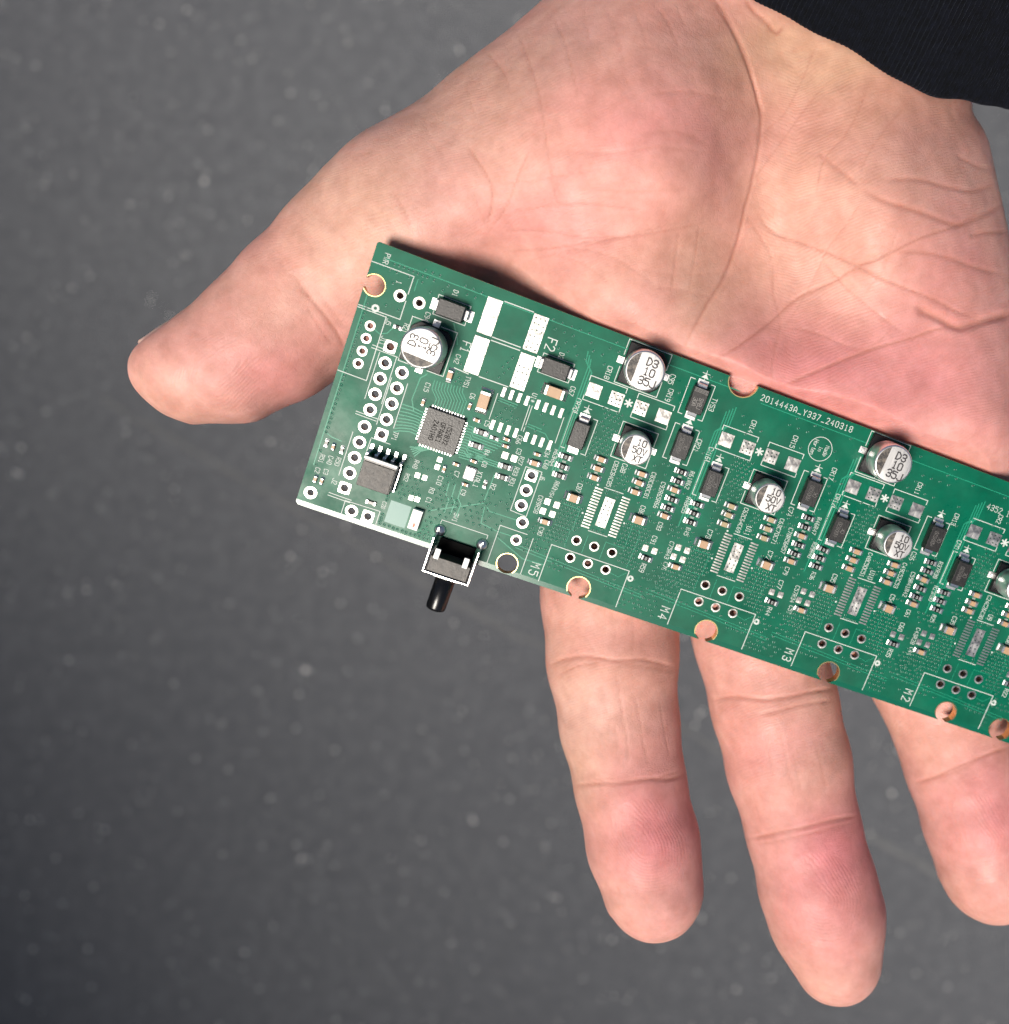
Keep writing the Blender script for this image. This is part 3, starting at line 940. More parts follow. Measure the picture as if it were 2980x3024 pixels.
for r_, (s_, off) in enumerate(prof):
    rib = .24 * np.sin(nrib * th_ + .25 * np.sin(s_ * 1.1)) + .05 * np.sin(nrib * th_ * 2 + 1.)
    stitch = .07 * np.sin(s_ / .78 * 2 * np.pi * .9 + (np.arange(NR) // max(1, NR // nrib)) * 1.3)
    fold = 1.1 * np.sin(3 * th_ + s_ * .06) * min(1, s_ / 30.) + .5 * np.sin(7 * th_ - s_ * .11) * min(1, s_ / 20)
    wave = .25 * np.sin(11 * th_ + 1.) + .15 * np.sin(23 * th_)
    k_ = 1. if off > -.5 else .4
    vs[r_] = cur + axs[None] * (s_ + wave)[:, None] + nor * ((off + (rib + stitch) * k_ + fold)[:, None])
sv = (vs.reshape(-1, 3) * MM)
i_ = np.arange(NR)
sf = np.concatenate([np.stack([r_ * NR + i_, r_ * NR + (i_ + 1) % NR, (r_ + 1) * NR + (i_ + 1) % NR, (r_ + 1) * NR + i_], 1) for r_ in range(len(prof) - 1)])
m = MAT['cloth'] = mat('navy_knit', (.006, .008, .014), .9, spec=.15)
t = NT(m)
t.to(t.ramp(t.noise(900, 4, .7), [(.35, (.0005, .0007, .0015)), (.75, (.003, .004, .009))]), 'Base Color')
t.b.inputs['Sheen Weight'].default_value = .06
t.b.inputs['Sheen Roughness'].default_value = .5
t.b.inputs['Sheen Tint'].default_value = (.5, .6, .8, 1)
t.to(t.bump(t.noise(2600, 3, .7), .6, .0002), 'Normal')
sleeve = obj('sleeve', mesh('sleeve', sv.tolist(), sf.tolist(), m, True), person)
sleeve['label'] = 'dark navy ribbed knit sleeve cuff at the wrist'


# ------------------------------------------------------------------ the circuit board (local mm: u right, v down the board, w up)
board = bpy.data.objects.new('circuit_board', None)
link(board)
board.matrix_world = BMAT
board['label'] = 'long green printed circuit board with silver capacitors lying across the open hand'
board['category'] = 'circuit board'
PITCH = 22.70
def seen(u, v, mg=90):
    x, y = board_px(u, v)
    return -mg < x < 2980 + mg and -mg < y < 3024 + mg
def bput(name, me, u, v, w=0., rz=0., parent=None):
    return put(name, me, parent or board, u, -v, w, rz)

MODS = [k for k in range(4)]
# --- holes
def circ(c, r, n=24):
    return [(c[0] + r * math.cos(2 * math.pi * i / n), c[1] + r * math.sin(2 * math.pi * i / n)) for i in range(n)]
PIN_S, PIN_M, PIN_L = (.42, .80), (.56, .96), (.56, 1.00)     # hole radius, land radius
pins = []                                                      # (u, v, type, square)
for p in [(6.49, 17.05), (6.49, 19.6), (6.49, 22.18), (6.49, 24.77), (6.49, 27.6), (6.48, 30.22), (6.49, 32.81), (6.49, 35.42)]:
    pins.append((*p, PIN_L, False))
pins.append((6.44, 38.0, PIN_L, True))
for p in [(9.33, 17.56), (9.33, 20.13), (9.32, 22.72), (9.30, 25.36)]:
    pins.append((*p, PIN_L, False))
pins += [(9.30, 27.88, PIN_L, True), (6.48, 14.39, PIN_L, True)]
for v in (12.43, 14.47, 16.52, 18.56):
    pins.append((2.69, v, PIN_S, False))
pins += [(5.52, 6.52, (.48, .95), False), (8.54, 6.53, (.48, .95), False), (8.56, 41.2, PIN_L, False), (11.19, 41.2, PIN_L, True)]
pins += [(33.36, 26.09, PIN_L, True), (33.36, 28.65, PIN_L, False), (33.42, 31.25, PIN_L, False), (34.5, 33.88, PIN_L, False), (34.51, 36.97, (.5, .9), False)]
for k in range(5):
    for u in (43.71, 46.77, 49.87):
        for v in (33.75, 36.83):
            if seen(u + k * PITCH, v):
                pins.append((u + k * PITCH, v, (.52, .82), False))
big = [(1.45, 6.4, 1.62, 1), (34.42, 41.22, 1.68, 2), (125.6, 41.1, 2.0, 2)] + [(46.75 + k * PITCH, 41.25, 1.86, 2) for k in range(5)]
notch = (60.1, .15, 2.42)
small = (1.73, 40.5, .52)
outline = [(0, .25), (.25, 0), (BL_U, 0), (BL_U, BL_V), (.4, BL_V), (0, BL_V - .4)]
loops = [outline] + [circ(p, p[2][0] + .03, 20) for p in pins] + [circ(h_, h_[2], 44) for h_ in big] + [circ(notch, notch[2], 56), circ(small, small[2], 20)]
cv, ce = [], []
for lp in loops:
    b0 = len(cv)
    cv += [Vector(p) for p in lp]
    ce += [(b0 + i, b0 + (i + 1) % len(lp)) for i in range(len(lp))]
SC_V = 42.15                                                    # edge of the scored bevel
b0 = len(cv)
cv += [Vector((-.5, SC_V)), Vector((BL_U + .5, SC_V))]
ce.append((b0, b0 + 1))
rv, re_, rf, *_ = delaunay_2d_cdt(cv, ce, [], 0, 1e-5)
holes = [(p[0], p[1], p[2][0] + .03) for p in pins] + [(h_[0], h_[1], h_[2]) for h_ in big] + [notch, small]
harr = np.array(holes)
def in_board(x, y):
    if not (0 < x < BL_U and 0 < y < BL_V) or x + y < .25 or (x + (BL_V - y)) < .4:
        return False
    return not np.any((harr[:, 0] - x) ** 2 + (harr[:, 1] - y) ** 2 < (harr[:, 2] * .995) ** 2)
tris = []
for f_ in rf:
    c = sum((rv[i] for i in f_), Vector((0, 0))) / len(f_)
    if in_board(c.x, c.y):
        tris.append(list(f_))
ec = {}
for t3 in tris:
    for i in range(len(t3)):
        a, b_ = t3[i], t3[(i + 1) % len(t3)]
        ec[(a, b_)] = ec.get((a, b_), 0) + 1
nv_ = len(rv)
vs = []
for p in rv:
    vs.append((p.x * MM, -p.y * MM, -max(0., p.y - SC_V) * .075 * MM))
for p in rv:
    vs.append((p.x * MM, -p.y * MM, -TH * MM))
fs, fm = [], []
for t3 in tris:
    fs.append(tuple(reversed(t3))); fm.append(2 if sum(rv[i].y for i in t3) / len(t3) > SC_V else 0)
    fs.append(tuple(i + nv_ for i in t3)); fm.append(0)
for (a, b_) in ec:
    if (b_, a) not in ec:
        fs.append((a, b_, b_ + nv_, a + nv_)); fm.append(1)
sme = mesh('substrate', vs, fs, [MAT['mask'], MAT['fr4'], MAT['mask_edge']], fmat=fm)
bmx = bmesh.new(); bmx.from_mesh(sme)
bmesh.ops.recalc_face_normals(bmx, faces=bmx.faces)
bmesh.ops.delete(bmx, geom=[v for v in bmx.verts if not v.link_faces], context='VERTS')
bmx.to_mesh(sme); bmx.free()
substrate = obj('substrate', sme, board)
occupied = []                                                   # (u, v, half-u, half-v) kept free of vias

# --- plated pin holes
def annulus(name, rin, rout, m, square=False, n=20, z=.035, depth=TH):
    vs, fs = [], []
    for i in range(n):
        a = 2 * math.pi * (i + .5) / n
        c, s = math.cos(a), math.sin(a)
        if square:
            q = rout * .93 / max(abs(c), abs(s))
            q = min(q, rout * 1.25)
        else:
            q = rout
        vs += [(q * c * MM, q * s * MM, .004 * MM), (q * .985 * c * MM, q * .985 * s * MM, z * MM), ((rin + .06) * c * MM, (rin + .06) * s * MM, z * MM), (rin * c * MM, rin * s * MM, -.03 * MM), (rin * c * MM, rin * s * MM, -(depth + .03) * MM), ((rin + .3) * c * MM, (rin + .3) * s * MM, -(depth + .03) * MM)]
    for i in range(n):
        j = (i + 1) % n
        for k in range(5):
            fs.append((i * 6 + k, j * 6 + k, j * 6 + k + 1, i * 6 + k + 1))
    return mesh(name, vs, fs, m)
cache = {}
for (u, v, ty, sq) in pins:
    key = (ty, sq)
    if key not in cache:
        cache[key] = annulus('plated_hole', ty[0], ty[1], MAT['tin'], sq)
    bput('plated_hole', cache[key], u, v)
    occupied.append((u, v, ty[1] + .25, ty[1] + .25))
def arc_ring(name, c, rin, rout, m, n=64, z=.03):
    vs, fs = [], []
    idx = {}
    for i in range(n):
        a = 2 * math.pi * i / n
        ok = all(0 <= c[0] + r * math.cos(a) <= BL_U and 0 <= c[1] + r * math.sin(a) <= SC_V + .35 for r in (rin, rout))
        if ok:
            idx[i] = len(vs)
            for r, zz in ((rout, .003), (rout * .995, z), (rin, z), (rin - .01, -.05), (rin - .01, -TH + .02)):
                vs.append((r * math.cos(a) * MM, -r * math.sin(a) * MM, zz * MM))
    for i in idx:
        j = (i + 1) % n
        if j in idx:
            for k in range(4):
                fs.append((idx[i] + k, idx[j] + k, idx[j] + k + 1, idx[i] + k + 1))
    return mesh(name, vs, fs, m)
for (u, v, r, kd) in big:
    if seen(u, v, 200):
        bput('mounting_hole_rim', arc_ring('mounting_hole_rim', (u, v), r - .015, r + (.16 if u > 40 else .12), MAT['gold']), u, v)
        occupied.append((u, v, r + .6, r + .6))
bput('mounting_hole_rim', arc_ring('mounting_hole_rim', notch[:2], notch[2] - .015, notch[2] + .16, MAT['gold']), notch[0], notch[1])
occupied.append((notch[0], notch[1], 2.9, 2.9))
bput('plated_hole', annulus('plated_hole', .50, 1.02, MAT['tin'], False), small[0], small[1])
occupied.append((1.73, 40.5, 1.3, 1.3))

# --- bare solder pads (each its own piece)
padc = {}
def pad(u, v, su, sv, name='solder_pad'):
    key = (round(su, 2), round(sv, 2))
    if key not in padc:
        padc[key] = box(name, MAT['tin'], su, sv, .05, .02)
    bput(name, padc[key], u, v, .0)
    occupied.append((u, v, su / 2 + .12, sv / 2 + .12))
silk = Ink(.012)
silk.k = .78

# --- chip parts
LIB = {}
def part_set(key, fn):
    if key not in LIB:
        LIB[key] = fn()
    return LIB[key]
def chip_sizes(kind):
    return {'0402': (1.0, .5, .42, .26, .6), '0603': (1.6, .82, .62, .36, .95), '0805': (2.1, 1.28, 1.05, .48, 1.45), '1206': (3.2, 1.65, 1.3, .55, 1.9)}[kind]
def chip_part(kind, style, u, v, ang=0.):
    L, W, H, tl, pw = chip_sizes(kind)
    def make():
        bodym = {'cap': MAT['ceramic'], 'olive': MAT['ceramic_olive'], 'res': MAT['resistor'], 'white': MAT['white_ceramic']}[style]
        if style == 'res':
            H_ = H * .72
        else:
            H_ = H
        body = box('body', bodym, L - 2 * tl + .02, W * .97, H_ * .97, .03, z0=.04)
        bm = bmesh.new()
        box_bm(bm, 0, 0, .03 + H_ / 2, tl, W, H_, min(.09, H_ * .18))
        term = bm_mesh('terminal', bm, MAT['solder'])
        # solder land with a sloping fillet
        ex_ = {'0402': .22, '0603': .40, '0805': .52, '1206': .5}[kind]
        x0, x1 = -tl * .5, tl * .5 + ex_
        hw = pw / 2
        vs = [(x0, -hw, .0), (x1, -hw, .0), (x1, hw, .0), (x0, hw, .0), (x0, -hw * .96, .045), (x1 - .04, -hw * .92, .05), (x1 - .04, hw * .92, .05), (x0, hw * .96, .045),
              (tl * .5 + .01, -hw * .72, H_ * .6), (tl * .5 + .01, hw * .72, H_ * .6), (tl * .5 + ex_ * .4, -hw * .66, H_ * .22), (tl * .5 + ex_ * .4, hw * .66, H_ * .22)]
        fs = [(0, 1, 5, 4), (1, 2, 6, 5), (2, 3, 7, 6), (3, 0, 4, 7), (4, 5, 6, 7), (8, 10, 11, 9), (10, 5, 6, 11), (8, 4, 5, 10), (9, 11, 6, 7)]
        land = mesh('solder_land', [(x * MM, y * MM, z * MM) for x, y, z in vs], fs, MAT['solder'])
        mk = None
        if style == 'res':
            ik = Ink(H_ * .97 + .055)
            if kind != '0402':
                ik.text('0', (0, 0), W * .52, (1, 0), w=.06)
            mk = ik.mesh('marking', MAT['silk']) if ik.f else None
        return body, term, land, mk, tl, L
    body, term, land, mk, tl, L = part_set((kind, style), make)
    nm = 'chip_resistor' if style == 'res' else ('ceramic_capacitor' if style != 'white' else 'chip_component')
    o = bput(nm, body, u + random.gauss(0, .03), v + random.gauss(0, .03), 0., ang + random.gauss(0, .025))
    for s in (1, -1):
        put('terminal', term, o, s * (L / 2 - tl / 2), 0, 0, 0 if s > 0 else math.pi)
        put('solder_land', land, o, s * (L / 2 - tl / 2), 0, 0, 0 if s > 0 else math.pi)
    if mk is not None:
        put('marking', mk, o)
    a, b_ = L / 2 + .6, pw / 2 + .15
    if abs(math.sin(ang)) > .5:
        a, b_ = b_, a
    occupied.append((u, v, a, b_))
    return o

def diode(u, v, ang, text=None, band=True):
    """moulded diode, long axis = local x, cathode at +x"""
    def make():
        bm = bmesh.new()
        L, W, H = 4.35, 2.75, 2.15
        sec = [(-L / 2 + .22, W / 2 - .12, .22), (-L / 2, W / 2, 1.05), (-L / 2 + .12, W / 2 - .10, H)]
        rings = []
        for x, y, z in [(L / 2 - .2, W / 2 - .14, .2), (L / 2, W / 2, 1.05), (L / 2 - .13, W / 2 - .13, H - .06), (L / 2 - .22, W / 2 - .22, H)]:
            rings.append([bm.verts.new((sx * x, sy * y, z)) for sx, sy in ((1, 1), (-1, 1), (-1, -1), (1, -1))])
        for a, b_ in zip(rings, rings[1:]):
            for i in range(4):
                bm.faces.new((a[i], a[(i + 1) % 4], b_[(i + 1) % 4], b_[i]))
        bm.faces.new(rings[-1])
        bm.faces.new(list(reversed(rings[0])))
        bmesh.ops.recalc_face_normals(bm, faces=bm.faces)
        body = bm_mesh('body', bm, MAT['epoxy'])
        # J-lead: flat on the pad, rising to the body side
        w = .72
        pr = [(1.55, .05), (2.62, .05), (2.72, .12), (2.74, .95), (2.60, 1.12), (2.12, 1.12), (2.12, .98), (2.52, .98), (2.58, .90), (2.58, .22), (2.50, .17), (1.55, .17)]
        vs = [(x * MM, s * w * MM, z * MM) for s in (-1, 1) for x, z in pr]
        n = len(pr)
        fs = [(i, (i + 1) % n, n + (i + 1) % n, n + i) for i in range(n)] + [tuple(reversed(range(n))), tuple(range(n, 2 * n))]
        lead = mesh('lead', vs, fs, MAT['steel'])
        padm = box('solder_land', MAT['solder'], 1.75, 1.75, .05, .02, cx=2.45)
        return body, lead, padm
    body, lead, padm = part_set('diode', make)
    o = bput('diode', body, u, v, 0., ang + random.gauss(0, .012))
    for s in (0, math.pi):
        put('lead', lead, o, rz=s)
        put('solder_land', padm, o, rz=s)
    if text:
        ik = Ink(2.157, -1.)
        for i, row in enumerate(text[0]):
            ik.text(row, text[1][i], text[2], text[3], w=.07)
        if text[4]:
            for x in (1.35, 1.55, 1.75, 1.92):
                ik.line([(x, -1.12), (x, 1.12)], .06)
        put('marking', ik.mesh('marking', text[5]), o)
    a, b_ = 3.4, 1.5
    if abs(math.sin(ang)) > .5:
        a, b_ = b_, a
    occupied.append((u, v, a, b_))
    return o

def can_cap(u, v, ang, R, H, base, rows, hh):
    """aluminium can capacitor; stripe at local -x, rows of text read along +x"""
    def make():
        s, c = base / 2, base * .17
        pl = [(-s, -s), (s - c, -s), (s, -s + c), (s, s - c), (s - c, s), (-s, s)]
        bm = bmesh.new()
        lo = [bm.verts.new((x, y, .1)) for x, y in pl]
        hi = [bm.verts.new((x, y, .95)) for x, y in pl]
        for i in range(6):
            bm.faces.new((lo[i], lo[(i + 1) % 6], hi[(i + 1) % 6], hi[i]))
        bm.faces.new(hi)
        bm.faces.new(list(reversed(lo)))
        es = [e for e in bm.edges if e.verts[0].co.z > .5 and e.verts[1].co.z > .5]
        bmesh.ops.bevel(bm, geom=es, offset=.1, segments=1, affect='EDGES')
        bs = bm_mesh('base', bm, MAT['base_black'])
        prof = [(R * .97, .9), (R, 1.05), (R, 1.35), (R * .955, 1.55), (R * .955, 1.75), (R, 2.0), (R, H - .42), (R * .985, H - .2), (R * .95, H - .07), (R * .90, H - .01)]
        body = lathe('body', MAT['alu'], prof, 48, True, False)
        top = lathe('top', MAT['alu_top'], [(R * .905, H - .012), (R * .86, H + .005), (R * .5, H + .012), (.01, H + .014)], 48, True, False)
        ik = Ink(H + .018, -1.)
        a0 = 1.05
        seg = [(-R * .885 * math.cos(t_), R * .885 * math.sin(t_)) for t_ in np.linspace(-a0, a0, 24)]
        ik.poly(seg)
        st = ik.mesh('stripe', MAT['stripe'])
        ik = Ink(H + .022, -1.)
        for i, row in enumerate(rows):
            ik.text(row, (R * .22 + (0, 0, .05)[i] * R, (i - (len(rows) - 1) / 2) * hh * 1.32), hh, (1, 0), w=hh * .2, adv=.82, asp=.60)
        mk = ik.mesh('marking', MAT['ink_dark'])
        lead = box('lead', MAT['solder'], 1.0, .75, .22, .06, cx=base / 2 + .25, z0=.03)
        land = box('solder_land', MAT['solder'], 1.5, 1.1, .05, .02, cx=base / 2 + .3)
        return bs, body, top, st, mk, lead, land
    bs, body, top, st, mk, lead, land = part_set(('can', R, tuple(rows)), make)
    o = bput('electrolytic_capacitor', body, u, v, 0., ang + random.gauss(0, .02))
    for nm, me in (('base', bs), ('top', top), ('stripe', st), ('marking', mk)):
        put(nm, me, o)
    for s in (0, math.pi):
        put('lead', lead, o, rz=s)
        put('solder_land', land, o, rz=s)
    occupied.append((u, v, base / 2 + .4, base / 2 + .4))
    return o

DN = -math.pi / 2                                               # local +x pointing down the board (+v)
UP = math.pi / 2
def bracket(x0, x1, y0, y1, wd=.16, lg=.8):
    silk.line([(x0, y0 + lg), (x0, y0), (x1, y0), (x1, y0 + lg)], wd)
    silk.line([(x0, y1 - lg), (x0, y1), (x1, y1), (x1, y1 - lg)], wd)
def dsilk(u, v, top=True):
    x0, x1, y0, y1 = u - 2.1, u + 2.1, v - 3.0, v + 2.95
    silk.line([(x0 + .75, y0), (x0, y0), (x0, y1), (x0 + .7, y1)], .16)
    silk.line([(x1 - .7, y0), (x1, y0), (x1, y1), (x1 - .75, y1)], .16)
def tri(u, v, s=.62):
    silk.poly([(u - s, v + s * .75), (u + s, v + s * .75), (u, v - s * .45)])
    silk.line([(u - s, v - s * .5), (u + s, v - s * .5)], .13)
    silk.line([(u, v - s * .5), (u, v - s * 1.3)], .13)
    silk.line([(u, v + s * .7), (u, v + s * 1.2)], .13)
def star(u, v):
    for k in range(3):
        a = k * math.pi / 3 + .5
        silk.line([(u - .6 * math.cos(a), v - .6 * math.sin(a)), (u + .6 * math.cos(a), v + .6 * math.sin(a))], .34)

LAB = [
 dict(cl='C82C84C85', cr='C83C80C81', a='CR20', b='CR21', p='CR18', q='CR19', r='R63R64', r2='R60', s='R61R62', t='C92R65R66', t2='C93', x='C87', y='C86', z='C89R58', z2='C90', o='C91', o2='R59', U='', c='C88', m='M5'),
 dict(cl='C62C64C69', cr='C63C70C71', a='CR16', b='CR17', p='CR14', q='CR15', r='R48R55', r2='R45', s='R46R47', t='C78R56R57', t2='C79', x='C73', y='C72', z='C75R43', z2='C76', o='C77', o2='R44', U='U11', c='C74', m='M4'),
 dict(cl='C48C50C51', cr='C49C52C53', a='CR12', b='CR13', p='CR10', q='CR11', r='R39R40', r2='R36', s='R37R38', t='C59R41R42', t2='C61', x='C55', y='C54', z='C57R34', z2='C58', o='C60', o2='R35', U='U10', c='C56', m='M3'),
 dict(cl='C24C26C30', cr='C25C27C31', a='CR8', b='CR9', p='CR2', q='CR3', r='R29R30', r2='R25', s='R26R27', t='C45R32R33', t2='C46', x='C39', y='C38', z='C43R28', z2='C44', o='C47', o2='R22', U='U9', c='C36', m='M2')]
MDD = (('MDDS20', 'CK'), ((0, -.35), (0, .55)), .62, (1, 0), False, MAT['ink_grey'])
for k in MODS:
    s = k * PITCH
    lb = LAB[k]
    T = lambda txt, u, v, h=.78: (silk.text(txt, (u + s, v), h) if txt and seen(u + s, v) else None)
    FT = lambda txt, a, b_, h=.70: (silk.fit(txt, (a[0] + s, a[1]), (b_[0] + s, b_[1]), h) if seen(a[0] + s, a[1]) else None)
    for (u, v) in ((38.2, 17.1), (54.2, 13.05)):
        if seen(u + s, v):
            diode(u + s, v, UP, MDD)
            dsilk(u + s, v)
            tri(u + s, v - 4.0)
    if seen(47.16 + s, 15.72):
        can_cap(47.16 + s, 15.72, 0., 2.5, 5.75, 5.3, ('10', '50V', 'XT'), .98)
        silk.line([(44.15 + s, 15.0), (44.15 + s, 12.75), (50.18 + s, 12.75), (50.18 + s, 15.0)], .16)
        silk.line([(44.15 + s, 16.6), (44.15 + s, 18.75), (50.18 + s, 18.75), (50.18 + s, 16.6)], .16)
    for u in (38.14, 41.9, 46.02, 49.9):
        if seen(u + s, 9.85):
            pad(u + s, 9.85, 2.25, 2.25)
    for x0 in (36.9, 44.97):
        if seen(x0 + s, 9.8):
            silk.line([(x0 + s, 8.5), (x0 + s, 7.72), (x0 + 6.1 + s, 7.66), (x0 + 6.1 + s, 8.4)], .16)
            silk.line([(x0 + s, 11.0), (x0 + s, 11.7), (x0 + 6.1 + s, 11.7), (x0 + 6.1 + s, 11.0)], .16)
    star(43.96 + s, 9.78)
    for (u, v) in ((42.92, 19.78), (42.9, 21.34), (42.87, 22.92)):
        if seen(u + s, v): chip_part('0603', 'cap' if k != 1 else 'olive', u + s, v)
    for (u, v) in ((49.97, 19.72), (49.93, 21.31), (49.91, 22.92)):
        if seen(u + s, v): chip_part('0603', 'cap' if k != 1 else 'olive', u + s, v)
    for (u, v) in ((37.5, 21.32), (37.48, 22.97), (37.5, 24.52)):
        if seen(u + s, v): chip_part('0603', 'res', u + s, v)
    for i, (u, v) in enumerate(((55.87, 17.27), (55.88, 18.88), (55.8, 20.42), (55.98, 22.04), (55.9, 23.65), (55.76, 25.06))):
        if seen(u + s, v): chip_part('0603', 'cap' if i in (2, 5) else 'res', u + s, v)
    for (u, v) in ((40.84, 27.18), (51.98, 27.05)):
        if seen(u + s, v): chip_part('0805', 'cap', u + s, v)
    for u, v in ((37.15, 29.24), (38.74, 29.27), (36.97, 30.95), (38.58, 30.94), (54.76, 31.15), (56.36, 31.15)):
        if seen(u + s, v): pad(u + s, v, .95, 1.05)
    if seen(37.85 + s, 32.44): chip_part('0603', 'cap', 37.85 + s, 32.44)
    if seen(55.42 + s, 32.74): chip_part('0603', 'res', 55.42 + s, 32.74)
    # driver chip footprint: two rows of fine pads and a thermal pad
    for i in range(14):
        v = 24.42 + i * (6.68 / 13)
        for u in (44.26, 48.94):
            if seen(u + s, v): pad(u + s, v, 1.42, .27, 'fine_pad')
    if seen(46.54 + s, 27.8):
        pad(46.54 + s, 27.8, 1.72, 5.08, 'thermal_pad')
        silk.line([(45.05 + s, 23.92), (48.2 + s, 23.88)], .16)
        silk.line([(44.95 + s, 31.54), (48.17 + s, 31.5)], .16)
        for p in ((43.1, 29.1), (50.05, 28.43), (43.85, 23.87)):
            silk.disc((p[0] + s, p[1]), .17, 10)
    # connector outline
    if seen(40 + s, 36):
        silk.line([(40.13 + s, 43.0 - .75), (40.13 + s, 35.76), (53.63 + s, 35.74), (53.63 + s, 42.25)], .17)
        silk.ring((54.25 + s, 36.88), .36, .42, 28)
        silk.text(lb['m'], (38.9 + s, 40.6), 1.45, adv=.92)
        occupied.append((38.9 + s, 40.6, 1.1, 1.6))
    FT(lb['cl'], (45.45, 19.15), (45.5, 23.62)); FT(lb['cr'], (51.75, 18.8), (51.85, 23.5))
    T(lb['a'], 36.47 - .1, 12.85); T(lb['b'], 56.8, 12.3 if k == 0 else 9.0); T(lb['p'], 39.3 if k == 0 else 41.35, 6.35); T(lb['q'], 49.6 if k == 0 else 48.7, 6.3)
    FT(lb['r'], (35.8, 20.7), (35.85, 23.6)); T(lb['r2'], 37.57, 26.25, .7); FT(lb['s'], (57.55, 16.5), (57.63, 19.66)); FT(lb['t'], (53.75, 19.78), (53.95, 24.4)); T(lb['t2'], 55.7, 26.95, .72)
    T(lb['x'], 41.17, 25.42); T(lb['y'], 52.02, 25.4); FT(lb['z'], (35.9, 28.6), (35.95, 31.8)); T(lb['z2'], 36.2 if k else 37.75, 33.0 if k else 34.25, .72); T(lb['o'], 55.6, 29.5); T(lb['o2'], 55.5, 34.5)
    T(lb['U'], 47.05, 22.75, .8); T(lb['c'], 46.85 if k == 0 else 52.5, 19.9 if k == 0 else 17.3)
    for txt_c in ((45.45, 21.4, .6, 2.6), (51.8, 21.2, .6, 2.7), (35.85, 22.2, .6, 1.9), (53.85, 22.1, .6, 2.6), (57.6, 18.1, .6, 1.9), (36., 30.3, .6, 2.), (55.5, 34.5, .6, 1.2), (41.2, 25.4, .6, 1.1), (52., 25.4, .6, 1.1)):
        occupied.append((txt_c[0] + s, txt_c[1], txt_c[2], txt_c[3]))
    # tiny silk ticks between stacked chips
    for (u, vv) in ((42.9, (20.57, 22.13)), (49.95, (20.53, 22.12)), (37.5, (22.15, 23.75)), (55.88, (18.08, 19.65, 21.23, 22.85, 24.36))):
        for v in vv:
            if seen(u + s, v):
                silk.line([(u + s - .28, v - .06), (u + s + .28, v - .06)], .09)
                silk.line([(u + s - .28, v + .11), (u + s + .28, v + .11)], .09)

# --- big capacitors
can_cap(11.80, 12.36, UP, 3.15, 5.95, 6.6, ('D3', '10', '35J'), 1.15)
can_cap(44.22, 3.80, 0., 3.15, 5.95, 6.6, ('D3', '10', '35J'), 1.15)
can_cap(86.44, 3.75, 0., 3.15, 5.95, 6.6, ('D3', '10', '35J'), 1.15)
for (u, v, hz) in ((11.80, 12.36, 0), (44.22, 3.80, 1), (86.44, 3.75, 1)):
    a = 3.58
    if hz:
        silk.line([(u - a, v - 1), (u - a, v - a), (u + a, v - a), (u + a, v - 1)], .16)
        silk.line([(u - a, v + 1), (u - a, v + a), (u + a, v + a), (u + a, v + 1)], .16)
    else:
        silk.line([(u - 1, v - a), (u - a, v - a), (u - a, v + a), (u - 1, v + a)], .16)
        silk.line([(u + 1, v - a), (u + a, v - a), (u + a, v + a), (u + 1, v + a)], .16)

# --- left end
def hsilk(u, v):
    for sg in (-1, 1):
        y = v + sg * 1.55
        silk.line([(u - 2.55, y - sg * .5), (u - 2.55, y), (u + 2.55, y), (u + 2.55, y - sg * .5)], .15)
diode(13.55, 5.8, 0.); hsilk(13.5, 5.8)
diode(31.36, 8.6, math.pi); hsilk(31.36, 8.55)
diode(53.98, 5.42, UP, (('SMBJ', '30A'), ((-.35, .45), (-.35, -.45)), .66, (-1, 0), True, MAT['ink_pale']))
dsilk(53.95, 5.42); tri(54.0, 1.35)
chip_part('1206', 'cap', 32.4, 12.15); chip_part('1206', 'cap', 22.48, 17.35, DN)
for (u, v, h_) in ((19.2, 4.66, 5.75), (19.2, 11.02, 5.9), (26.65, 4.62, 5.85), (26.65, 10.95, 5.75)):
    pad(u, v, 2.38, h_, 'fuse_pad')
for a, b_ in (((20.6, 1.67), (25.25, 1.63)), ((20.58, 7.49), (25.1, 7.46)), ((20.58, 8.02), (25.17, 7.96)), ((20.59, 14.0), (25.28, 13.94)), ((16.6, 14.05), (18.9, 14.2))):
    silk.line([a, b_], .2)
for u in (24.92, 26.2, 27.48, 28.77, 30.53, 31.82, 33.1, 34.44):
    pad(u, 14.97, .58, 1.55, 'soic_pad')
    pad(u, 20.45, .58, 1.55, 'soic_pad')
for a, b_ in (((29.42, 15.48), (29.46, 19.78)), ((29.82, 15.49), (29.84, 19.82)), ((35.1, 15.48), (35.15, 19.81)), ((24.15, 15.49), (24.16, 19.78))):
    silk.line([a, b_], .14)

# microcontroller
mbody = box('microcontroller', MAT['epoxy'], 6., 6., .85, .05, z0=.03)
mcu = bput('microcontroller', mbody, 17.84, 24.11)
ik = Ink(.887, -1.)
ik.text('N52832', (1.15, .2), .72, (0, 1), w=.10, adv=.78); ik.text('QFAAE1', (.0, .2), .72, (0, 1), w=.10, adv=.78); ik.text('2401H0', (-1.15, .2), .72, (0, 1), w=.10, adv=.78)
ik.ring((2.2, -2.3), .16, .06, 12)
put('marking', ik.mesh('marking', MAT['etched']), mcu)
pinm = box('pin', MAT['solder'], .24, .55, .12, .03, z0=.02)
for i in range(12):
    q = (i - 5.5) * .455
    put('pin', pinm, mcu, q, 3.18); put('pin', pinm, mcu, q, -3.18)
    put('pin', pinm, mcu, 3.18, q, 0, math.pi / 2); put('pin', pinm, mcu, -3.18, q, 0, math.pi / 2)
occupied.append((17.84, 24.11, 4.1, 4.1))
